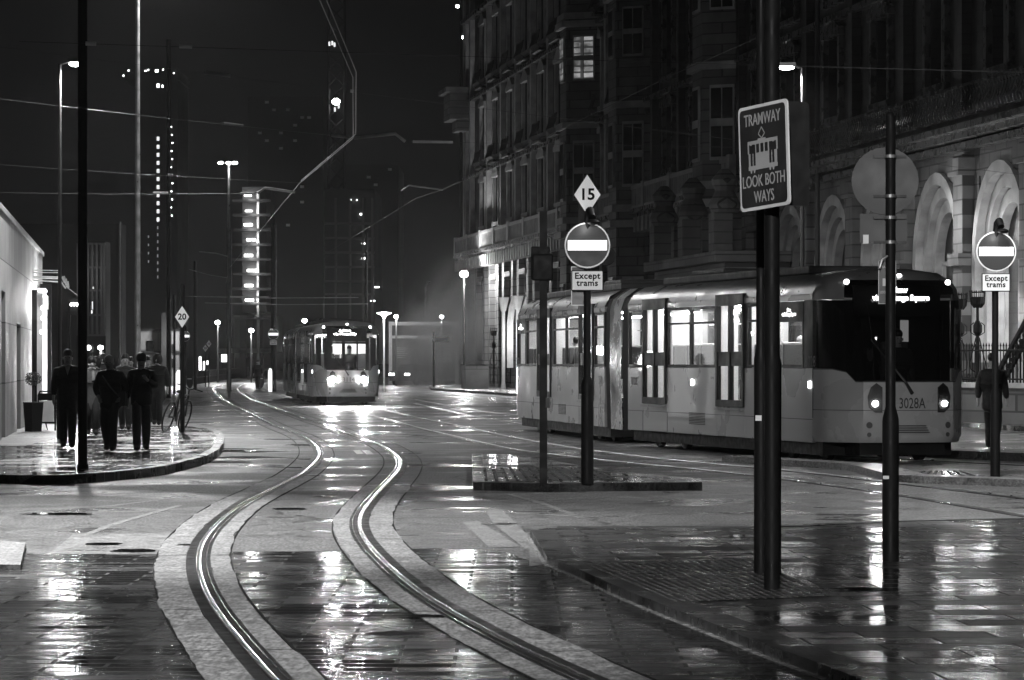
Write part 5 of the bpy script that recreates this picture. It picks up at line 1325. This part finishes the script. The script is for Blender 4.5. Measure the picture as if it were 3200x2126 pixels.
for z, d, h in ((8.2,.9,.18),(8.02,.6,.18),(7.75,.35,.2),(13.1,.35,.2),(17.9,.35,.2),(23.0,.5,.25),(29.5,.9,.5)): b = MB(); b.box(-14, XE+.3, 0, d, z, z+h); b.build('cornice', M['shaded_wetstone'], hotel)
q = 30.0
while q < XE: b = MB(); b.box(q, q+.3, .3, .8, 7.35, 8.0); b.build('cornice_bracket', M['stone_lt'], hotel); q += 1.0
# balustrades: stone at the far left, wrought iron above the arches
b = MB(); b.box(36, XE, .62,.82,9.25,9.42); b.box(36,XE,.62,.82,8.38,8.5); q = 36
while q < XE: b.box(q,q+.16,.66,.78,8.5,9.25); q += .42
q = 36
while q < XE: b.box(q,q+.55,.58,.86,8.38,9.5); q += 6.2
b.build('stone_balustrade', M['stone_lt'], hotel)
b = MB(); b.box(-14,33,.78,.86,9.40,9.48); b.box(-14,33,.80,.84,8.55,8.6); q = -14; k = 0
while q < 33:
    b.tube([(q,.82,8.55),(q+.08,.88,8.8),(q,.82,9.0),(q-.05,.78,9.2),(q,.82,9.42)], .014, 4)
    if k % 3 == 0: b.tube([(q+.16+.1*math.cos(R(a)),.82,8.98+.12*math.sin(R(a))) for a in range(0,360,45)], .012, 4, closed=True)
    b.ball((q+.12,.83,9.26), .028, 5); q += .30; k += 1
b.build('iron_balcony_rail', M['wetiron'], hotel)
# balconettes on the upper floors, bulging iron
def balconette(x, z, hw=1.3):
    b = MB()
    q = x-hw
    while q <= x+hw: b.tube([(q,.35,z),(q,.62,z+.25),(q,.5,z+.6),(q,.45,z+.95)], .02, 4); q += .13
    b.box(x-hw,x+hw,.42,.48,z+.93,z+1.0); b.box(x-hw-.1,x+hw+.1,0,.5,z-.12,z); b.build('balcony', M['dkmetal'], hotel)
for x in allb:
    if x > 60: balconette(x, 13.5); balconette(x, 18.4)
# canted turrets rising from the pavement
def turret(px, dep, hw, lit=False, zt=30):
    x = HX(px); P = [(x-hw,0),(x-hw*.5,dep),(x+hw*.5,dep),(x+hw,0)]
    b = MB(); b.prism([(x-hw,-.5)]+P+[(x+hw,-.5)], 0, zt); t = b.build('turret', M['stone'], hotel)
    b = MB()
    for z, e in ((3.0,.12),(7.6,.3),(8.3,.2),(12.9,.22),(17.8,.25),(18.2,.15),(23,.25)):
        b.prism([(x-hw-e,-.3),(x-hw-e,0),(x-hw*.5-e*.5,dep+e),(x+hw*.5+e*.5,dep+e),(x+hw+e,0),(x+hw+e,-.3)], z, z+.3)
    for q_ in islands(b): q_.build('string_course', M['stone_lt'], t)
    for z0, z1 in ((2.0,5.4),(9.4,12.3),(15.2,17.4),(19.3,22.0),(24.2,27)):
        for A_, C_, w in ((P[0],P[1],0),(P[1],P[2],1),(P[2],P[3],2)):
            a_, c_ = Vector((A_[0],A_[1],0)), Vector((C_[0],C_[1],0)); d = (c_-a_); n_ = Vector((-d.y,d.x,0)).normalized()
            if n_.y < 0: n_ = -n_
            m0, m1 = a_+d*.2, a_+d*.8; mm = (m0+m1)/2
            f = MB(); f.obox((mm.x+n_.x*.03, mm.y+n_.y*.03, (z0+z1)/2), d, d.length*.3, .06, (z1-z0)/2); fo = f.build('window', M['stone_lt'], t)
            f = MB(); L_ = d.length*.3
            for u in (-.5,.5):
                for v0, v1 in ((.02,.47),(.53,.98)): f.obox((mm.x+n_.x*.09+d.normalized().x*L_*u*.93, mm.y+n_.y*.09+d.normalized().y*L_*u*.93, z0+(z1-z0)*(v0+v1)/2), d, L_*.42, .012, (z1-z0)*(v1-v0)/2*.9)
            f.build('pane', E['dimroom'] if lit and z0 == 15.2 else M['win_dk'], fo)
turret(1862, 1.6, 1.9, True)
turret(2010, 1.4, 2.0)
turret(2290, 1.4, 2.0)
# bay box balcony on the far corner
b = MB(); b.box(XE-2.2,XE+1.2,0,1.4,16.9,18.6); b.box(XE-2.5,XE+1.5,0,1.7,18.6,18.9); b.box(XE-1.6,XE+.8,0,.9,16.2,16.9); b.build('corner_oriel', M['stone'], hotel)
# porch block with carved consoles above the tram
b = MB(); xa, xb = HX(2470), HX(2230)
b.box(xa, xb, 0, 2.4, 0, 5.2); b.box(xa-.3, xb+.3, 0, 2.8, 5.2, 5.6); b.box(xa-.1,xb+.1,0,2.5,4.0,4.3)
for q in (xa+1, (xa+xb)/2, xb-1): b.box(q-.5,q+.5,2.0,2.7,5.6,7.0); b.lathe([(.5,0),(.6,.3),(.35,.8),(.5,1.2),(.15,1.6)], (q,2.2,7.0), 10)
b.build('porch', M['stone'], hotel, False, .03)
# drainpipes
for px in (1462,2595,2310): b = MB(); b.lathe([(.09,0.2),(.09,28)], (HX(px),.45,0), 8); b.build('drainpipe', M['dkmetal'], hotel)
# light inside the arches and at the entrance
for x in arches[0:2]: light('POINT', HP(x-.4, .6, 3.0), 260, .2)
light('POINT', HP(HX(3010), 1.6, 5.5), 220, .15)
light('POINT', HP(HX(3180), 3.2, 2.2), 160, .15)
for px in (1560,1640,1720): light('POINT', HP(HX(px), 1.8, 3.4), 130, .2)

# forecourt: dwarf wall, railings, steps, iron lamp standards
def hot(px, Y): return Vector(((px-CX)*Y/F, Y, 0))
rt = thing('stone_wall', 'low dark stone wall beneath the iron railings at right', 'wall', (0,0,0))
b = MB(); A_, C_ = hot(2960,84), hot(3420,78); d = (C_-A_); b.obox(((A_.x+C_.x)/2,(A_.y+C_.y)/2,.55), d, d.length/2, .25, .45); b.build('stonework', M['stone'], rt)
b = MB(); b.obox(((A_.x+C_.x)/2,(A_.y+C_.y)/2,1.05), d, d.length/2, .32, .06); b.build('coping', M['stone_lt'], rt)
rt = thing('iron_railing', 'black ornamental railing on the low wall in front of the hotel', 'railing', (0,0,0))
b = MB(); n_ = int(d.length/.13)
for i in range(n_+1):
    q = A_+d*(i/n_); b.tube([(q.x,q.y,1.1),(q.x,q.y,2.0)], .012, 4); b.lathe([(.03,0),(.0,.1)], (q.x,q.y,2.0), 5)
for z in (1.2,1.9): b.tube([A_+Vector((0,0,z)), C_+Vector((0,0,z))], .02, 4)
b.build('bars', M['iron'], rt)
rt = thing('stair_railing', 'black diagonal handrail climbing to the hotel door at the right edge', 'railing', (0,0,0))
b = MB(); A_, C_ = at(3105,1190,84), at(3260,900,84)
for dz in (0,-.5): b.tube([A_+Vector((0,0,dz)), C_+Vector((0,0,dz))], .07, 6)
for i in range(16):
    q = A_.lerp(C_, i/15); b.tube([q, (q.x,q.y,.9)], .018, 4); b.ball((q.x+.03,q.y,q.z-.25), .07, 5)
b.build('balusters', M['iron'], rt)
rt = thing('entrance_steps', 'pale stone steps up to the hotel door behind the railings', 'steps', (0,0,0))
b = MB(); 
for i in range(8): q = at(3120+i*18,1280,90); b.box(q.x, q.x+6, 88, 92, .12+i*.3, .12+(i+1)*.3)
b.build('stonework', M['stone_lt'], rt)
def iron_standard(label, px, pytop, pybot, Y, s=1.0):
    p = at(px,pybot,Y); zt = at(px,pytop,Y).z - p.z; rt = thing('iron_lamp_standard', label, 'lamp standard', (p.x,Y,max(p.z,0)), 0, 'ornamental iron lamp standards')
    k = zt/3.5; b = MB()
    b.lathe([(r*k,z*k) for r,z in [(.05,0),(.05,.9),(.09,1.0),(.05,1.1),(.07,1.6),(.05,2.2),(.13,2.3),(.13,2.5),(.045,2.65),(.04,3.0),(.1,3.02)]], (0,0,0), 10); b.build('shaft', M['iron'], rt, True)
    b = MB()
    for sx in (-1,1):
        b.tube([(sx*x*k,0,z*k) for x,z in [(.06,1.15),(.2,1.25),(.22,1.45),(.13,1.8),(.05,2.15)]], .018*k, 5)
        b.tube([(sx*x*k,0,z*k) for x,z in [(.05,2.2),(.2,2.3),(.2,2.5),(.1,2.58)]], .014*k, 5)
        b.tube([(sx*x*k,0,z*k) for x,z in [(.1,1.0),(.25,.98),(.32,1.05),(.26,1.1),(.23,1.04)]], .018*k, 5)
    for sx in (-.22,.22):
        for sy in (-.22,.22): b.tube([(sx*k,sy*k,0),(sx*k,sy*k,.95*k)], .02*k, 4)
    for z in (.05,.5,.93): b.tube([(x*k,y*k,z*k) for x,y in ((-.22,-.22),(.22,-.22),(.22,.22),(-.22,.22))], .018*k, 4, closed=True)
    for z in (.15,.3,.6,.75): b.tube([(.1*k*math.cos(R(a)),-.22*k,z*k+.08*k*math.sin(R(a))) for a in range(0,360,45)], .012*k, 4, closed=True)
    b.build('scrollwork', M['iron'], rt, True)
    b = MB(); N = 10
    for i in range(N): a = 2*math.pi*i/N; b.tube([(x*k*math.cos(a),x*k*math.sin(a),z*k) for x,z in [(.1,3.0),(.19,3.12),(.21,3.3),(.22,3.5)]], .014*k, 4)
    for z, r_ in ((3.45,.22),(3.3,.21)): b.tube([(r_*k*math.cos(R(a)),r_*k*math.sin(R(a)),z*k) for a in range(0,360,36)], .014*k, 4, closed=True)
    b.lathe([(.12*k,3.02*k),(.17*k,3.12*k),(.185*k,3.3*k)], (0,0,0), 10); b.build('basket', M['iron'], rt)
iron_standard('black iron lamp standard with basket top left of the right no entry post', 3055, 908, 1290, 86)
iron_standard('black iron lamp standard partly hidden by the tram nose', 3000, 915, 1285, 88)
iron_standard('far iron lamp standard behind the stone plinth, left of two', 1543, 1025, 1200, 195)
iron_standard('far iron lamp standard behind the stone plinth, right of two', 1580, 960, 1200, 192)
# pale gothic porch posts near the far tram end
rt = thing('entrance_canopy', 'pale pointed canopy and columns just left of the long tram rear', 'canopy', (0,0,0))
b = MB()
for px, yt in ((1573,930),(1618,925),(1660,915)):
    q = at(px,1205,186); zt = at(px,yt,186).z; b.lathe([(.14,.12),(.1,.5),(.1,zt-.8),(.16,zt-.7),(.32,zt)], (q.x,186,0), 8)
for px in (1608,1650):
    pts = [(px-14,1150),(px-14,1010),(px-8,960),(px+2,930)]; b.tube([at(x,y,186) for x,y in pts], .2, 6)
b.build('stonework', M['signwhite'], rt)
light('POINT', at(1600,1050,184.5), 130, .2)
# stone plinth and vent
p = g(1490,1222); rt = thing('stone_plinth', 'pale square stone block on the far pavement right of the hoarding', 'plinth', p, R(8))
k = p.y/F; b = MB(); b.box(-37*k,38*k,0,1.6,0,80*k); b.build('block', M['render_w'], rt, False, .05); b = MB(); b.box(-39*k,40*k,-.05,1.65,80*k,83*k); b.build('cap', M['stone'], rt)

# ================================================================== HOARDING
Yk = 232; A_ = at(1215,1200,Yk); C_ = at(1432,1006,Yk)
rt = thing('poster_hoarding', 'large framed hoarding with text panels and map in drifting steam', 'hoarding', (A_.x,Yk,0)); w_, h_ = C_.x-A_.x, C_.z
b = MB(); b.box(0,.22,0,.3,0,h_); b.box(w_-.22,w_,0,.3,0,h_); b.box(.22,w_-.22,0,.3,h_-.25,h_); b.box(.22,w_-.22,0,.3,h_-1.15,h_-.95); b.build('frame', M['signlet'], rt)
b = MB(); b.box(.22,w_-.22,.1,.2,h_-.95,h_-.25); b.build('fascia', M['tramblack'], rt)
b = MB(); b.box(.22,w_-.22,.1,.2,.3,h_-1.15); b.build('board', M['signgrey'], rt)
b = MB(); b.box(w_*.60,w_*.90,.05,.1,h_*.36,h_*.74); mp = b.build('map_panel', M['signlet'], rt)
b = MB(); rr = random.Random(5)
for i in range(9):
    x0_, z0_ = w_*(.61+.27*rr.random()), h_*(.38+.34*rr.random()); b.box(x0_, min(x0_+.1+.4*rr.random(), w_*.89), .04,.05, z0_, z0_+.03)
b.box(w_*.72,w_*.77,.04,.05,h_*.42,h_*.47); b.build('map_line', M['signgrey'], mp)
b = MB()
for j in range(6): b.box(w_*.10, w_*(.27-.02*(j%3)), .06,.1, h_*(.58-.03*j), h_*(.592-.03*j))
b.build('text_line', M['signlet'], rt)
text('board_text', 'Manchester\nCentral', .26, M['signlet'], (w_*.40,.09,h_*.21), TX, rt, .005)
rt2 = thing('street_pole', 'thin dark pole standing in front of the hoarding map', 'pole', g(1356,1215), 0, 'dark street poles'); b = MB(); b.lathe([(.07,0),(.07,3.4)], (0,0,0), 8); b.box(-.1,.9,-.05,.05,2.8,3.1); b.build('shaft', M['dkmetal'], rt2)

# ================================================================== BACKGROUND BUILDINGS
def block(name, label, px0, px1, pytop, Y, m, depth=30, parts=None, zb=0, cat='building'):
    a_, c_ = at(px0,0,Y), at(px1,pytop,Y); rt = thing(name, label, cat, (a_.x,Y,0), 0, 'buildings across the background')
    b = MB(); b.box(0,c_.x-a_.x,0,depth,zb,c_.z); b.build('wall', m, rt)
    return rt, a_, c_
S = lambda Y: Y/F
def winrow(rt, a_, Y, items, name='lit_window', m='window', th=.1):
    for px, py, w, h in items:
        q = at(px,py,Y); b = MB(); ww, hh = w*S(Y)/2, h*S(Y)/2; b.box(q.x-a_.x-ww, q.x-a_.x+ww, -th-.05, -.02, q.z-hh, q.z+hh); b.build(name, E[m], rt)

# tall tower with lit stair windows and a ring of crown lights
Y = 900; rt, a_, c_ = block('tower_block', 'very tall dark tower with a column of lit windows and crown lights', 425, 555, 215, Y, M['bld_dk'])
winrow(rt, a_, Y, [(494, 434+25.2*i, 8, 12) for i in range(11)])
winrow(rt, a_, Y, [(537+((i*7)%5-2), 397+25.2*i, 4, 4) for i in range(12)], 'corridor_lamp', 'bright')
winrow(rt, a_, Y, [(455,222,6,4),(463,219,5,4),(490,222,10,8),(510,218,4,4),(543,229,4,4),(494,268,7,12),(508,270,4,8)], 'crown_light', 'bright')
winrow(rt, a_, Y, [(493,690+22*i,3,9) for i in range(9)]+[(464,740+26*i,3,7) for i in range(4)], 'lit_window', 'dim')
b = MB(); q0 = 385*S(Y); b.box((388-425)*S(Y),(560-425)*S(Y),0,30,at(0,250,Y).z,at(0,226,Y).z); b.build('crown', M['bld_dk'], rt)
winrow(rt, a_, Y, [(402,221,5,4),(386,237,4,5)], 'crown_light', 'bright')
rt, a_, c_ = block('office_block', 'broad black office slab left of the contact wire', 775, 1010, 302, 600, M['bld_dk'])
r9 = random.Random(9)
winrow(rt, a_, 600, [(790+22*r9.randint(0,9), 320+24*r9.randint(0,16), 12, 8) for _ in range(14)], 'lit_window', 'faint')
rt, a_, c_ = block('office_block', 'lower black office block right of the contact wire', 1005, 1245, 515, 620, M['bld_dk'])
winrow(rt, a_, 620, [(1020+22*r9.randint(0,9), 530+24*r9.randint(0,9), 12, 8) for _ in range(12)], 'lit_window', 'faint')
block('office_block', 'dark flat roofed block behind the shop at left', 60, 380, 700, 260, M['bld_dk'], 3)
# lit stair tower
Y = 320; rt, a_, c_ = block('stair_tower', 'concrete stair tower with a bright tube lamp on every landing', 757, 832, 585, Y, M['bld_md'], 12, zb=at(0,975,Y).z)
winrow(rt, a_, Y, [(775,612,22,5),(778,660,22,5),(776,703,26,8),(785,750,28,7),(777,799,26,8),(788,846,30,8),(778,893,26,8),(780,938,26,8)], 'landing_lamp', 'bright', .3)
b = MB()
for i in range(9): z = at(0,628+46*i,Y).z; b.box(-.8,(832-757)*S(Y)+.5,-1.2,0,z-.12,z+.12)
b.build('landing_slab', M['bld_dk'], rt)
b = MB(); b.box((805-757)*S(Y),(812-757)*S(Y),-1.1,0,0,at(0,600,Y).z); b.build('stair_mullion', M['stone_lt'], rt)
for i in range(8): light('POINT', (a_.x+1.0+(.3 if i%2 else 0), Y-1.6, at(0,618+46.5*i,Y).z), 90, .1)
Y = 330; rt, a_, c_ = block('office_block', 'dark building site block with a few lit floors behind the oncoming tram', 1015, 1170, 590, Y, M['bld_dk'], 20)
winrow(rt, a_, Y, [(1131,670,12,5),(1096,625,4,4),(1115,626,3,3),(1138,762,14,5),(1137,808,12,6),(1178,898,14,4),(1165,941,14,4)], 'floor_lamp', 'bright', .3)
b = MB()
for py in (700,745,790,835,880,920): z = at(0,py,Y).z; b.box(0,155*S(Y),-.8,0,z-.1,z+.1)
for px in (1050,1094,1135,1164): b.box((px-1015)*S(Y)-.1,(px-1015)*S(Y)+.1,-.7,0,0,at(0,620,Y).z)
b.build('floor_edge', M['bld_md'], rt)
# construction mast top centre
Y = 420; p = at(1052,0,Y); rt = thing('construction_mast', 'dark lattice mast with a lit cab at top centre', 'mast', (p.x,Y,0), 0)
b = MB()
for dx in (-1,1):
    for dy in (-1,1): b.tube([(dx,dy,0),(dx,dy,48)], .12, 4)
for i in range(24): z = i*2; b.tube([(-1,-1,z),(1,-1,z+2)], .08, 4); b.tube([(1,-1,z),(-1,-1,z+2)], .08, 4)
b.build('lattice', M['bld_dk'], rt)
for px, py in ((1031,140),(1040,138),(1047,143),(1048,345),(1060,335)): q = at(px,py,Y); b = MB(); b.box(q.x-p.x-.1,q.x-p.x+.1,-1.3,-1.1,q.z-.25,q.z+.25); b.build('cab_light', E['window'], rt)
# glazed block with pale vertical mullions behind the thick pole
Y = 170; rt, a_, c_ = block('glazed_block', 'glazed block with pale mullions behind the thick pole at left', 238, 330, 755, Y, M['bld_dk'], 2)
b = MB()
for px in (244,276,290,304,318,326): b.box((px-238)*S(Y)-.05,(px-238)*S(Y)+.05,-.15,0,at(0,1050,Y).z,at(0,760,Y).z)
for py in (762,836,908,985,1048): z = at(0,py,Y).z; b.box(.1,92*S(Y),-.1,0,z-.05,z+.05)
b.build('mullion', M['bld_md'], rt)
winrow(rt, a_, Y, [(290,955,3,24),(292,900,3,6),(288,975,4,10)], 'lit_window', 'window')
light('POINT', (a_.x+.5,Y-2,6), 70, .3)
# pale two storey house
Y = 225; rt, a_, c_ = block('rendered_house', 'pale two storey house behind the walkers at left', 438, 560, 1035, Y, M['render_w'], 3)
for px,py,w,h in ((470,1085,22,40),(541,1090,8,28),(541,1135,8,28),(449,1160,16,26)):
    q = at(px,py,Y); b = MB(); ww, hh = w*S(Y)/2, h*S(Y)/2; b.box(q.x-a_.x-ww,q.x-a_.x+ww,-.12,-.0,q.z-hh,q.z+hh); b.build('window', M['win_dk'], rt)
b = MB(); z = at(0,1101,Y).z; b.box(-.1,122*S(Y),-.3,0,z-.08,z+.08); b.box(-.2,122*S(Y)+.2,-.4,0,c_.z,c_.z+.15); b.build('ledge', M['bld_dk'], rt)
b = MB(); b.box((511-438)*S(Y),(536-438)*S(Y),-1.4,-.02,0,c_.z+1.2); b.build('dark_bay', M['bld_dk'], rt)
light('POINT', at(545,1060,222), 500, .2)
# pale slab building at the end of the street with underpass
Y = 330; rt, a_, c_ = block('concrete_viaduct', 'wide concrete deck across the end of the street', 717, 850, 985, Y, M['bld_md'], 15, zb=at(0,1100,Y).z, cat='bridge')
b = MB(); z = at(0,1096,Y).z; b.box(-1,133*S(Y),-.8,0,z-.25,z+.2); b.build('deck_edge', M['stone_lt'], rt)
b = MB()
for px in (722,760,800,812): b.box((px-717)*S(Y)-.3,(px-717)*S(Y)+.3,-.4,1,0,at(0,985,Y).z)
b.build('column', M['bld_dk'], rt)
winrow(rt, a_, Y, [(790,1105,10,3),(816,1112,4,5),(812,1122,5,4),(808,1106,3,3)], 'lit_window', 'window')
block('office_block', 'dark long building far left of the rails, behind parked rows', 560, 760, 1120, 380, M['bld_dk'])
# row of low guard rail stones beside the far curve
rt = thing('guard_rail', 'low dark fence along the far bend of the track', 'fence', (0,0,0))
b = MB(); L = smooth_line([g(x,y) for x,y in ((610,1202),(680,1192),(745,1180),(800,1170))], 1.0, 2)
for q in L[::2]: b.box(q.x-.06,q.x+.06,q.y-.05,q.y+.05,0,1.0)
b.tube([p+Vector((0,0,.95)) for p in L], .05, 5); b.tube([p+Vector((0,0,.5)) for p in L], .04, 5); b.build('rails', M['dkmetal'], rt)
for k_, (px,py) in enumerate(((690,1173),(700,1172),(740,1163),(752,1162),(765,1158),(782,1150))):
    pass
# a few small litter bins and boxes are left out

# ================================================================== STEAM
def steam():
    m = bpy.data.materials.new('steam'); m.use_nodes = True; n = m.node_tree.nodes; l = m.node_tree.links
    n.remove(n['Principled BSDF']); v = n.new('ShaderNodeVolumePrincipled'); v.inputs['Color'].default_value = (.95,.95,.95,1)
    v.inputs['Anisotropy'].default_value = .2
    tc = n.new('ShaderNodeTexCoord'); no = n.new('ShaderNodeTexNoise'); no.inputs['Scale'].default_value = 1.6; no.inputs['Detail'].default_value = 5
    l.new(tc.outputs['Object'], no.inputs['Vector'])
    # fades towards the edges of the cloud
    le = n.new('ShaderNodeVectorMath'); le.operation = 'MULTIPLY'; l.new(tc.outputs['Object'], le.inputs[0]); le.inputs[1].default_value = (1,1,1)
    ln = n.new('ShaderNodeVectorMath'); ln.operation = 'LENGTH'; l.new(le.outputs[0], ln.inputs[0])
    mr = n.new('ShaderNodeMapRange'); l.new(ln.outputs['Value'], mr.inputs[0]); mr.inputs['From Min'].default_value = 0; mr.inputs['From Max'].default_value = 1.0; mr.interpolation_type = 'SMOOTHSTEP'; mr.inputs['To Min'].default_value = 1; mr.inputs['To Max'].default_value = 0
    mr2 = n.new('ShaderNodeMapRange'); l.new(no.outputs['Fac'], mr2.inputs[0]); mr2.inputs['From Min'].default_value = .38; mr2.inputs['From Max'].default_value = .65
    mu = n.new('ShaderNodeMath'); mu.operation = 'MULTIPLY'; l.new(mr.outputs[0], mu.inputs[0]); l.new(mr2.outputs[0], mu.inputs[1])
    mu2 = n.new('ShaderNodeMath'); mu2.operation = 'MULTIPLY'; l.new(mu.outputs[0], mu2.inputs[0]); mu2.inputs[1].default_value = .9
    l.new(mu2.outputs[0], v.inputs['Density']); l.new(v.outputs[0], n['Material Output'].inputs['Volume'])
    b = MB(); b.ball((0,0,0), 1, 14); o = b.build('steam', m, None, True); o.scale = (4.4,6.0,6.0); o.rotation_euler = (0,R(24),0); o.location = at(1415,1060,208); tag(o, kind='stuff')
steam()

# ================================================================== RAIN HAZE
def haze():
    m = bpy.data.materials.new('haze'); m.use_nodes = True; n = m.node_tree.nodes; l = m.node_tree.links
    n.remove(n['Principled BSDF']); v = n.new('ShaderNodeVolumePrincipled'); v.inputs['Color'].default_value = (.9,.9,.9,1); v.inputs['Density'].default_value = .00018; v.inputs['Anisotropy'].default_value = .8
    l.new(v.outputs[0], n['Material Output'].inputs['Volume'])
    b = MB(); b.box(-450,450,-60,1000,-1,130); o = b.build('haze', m); tag(o, kind='stuff')
haze()
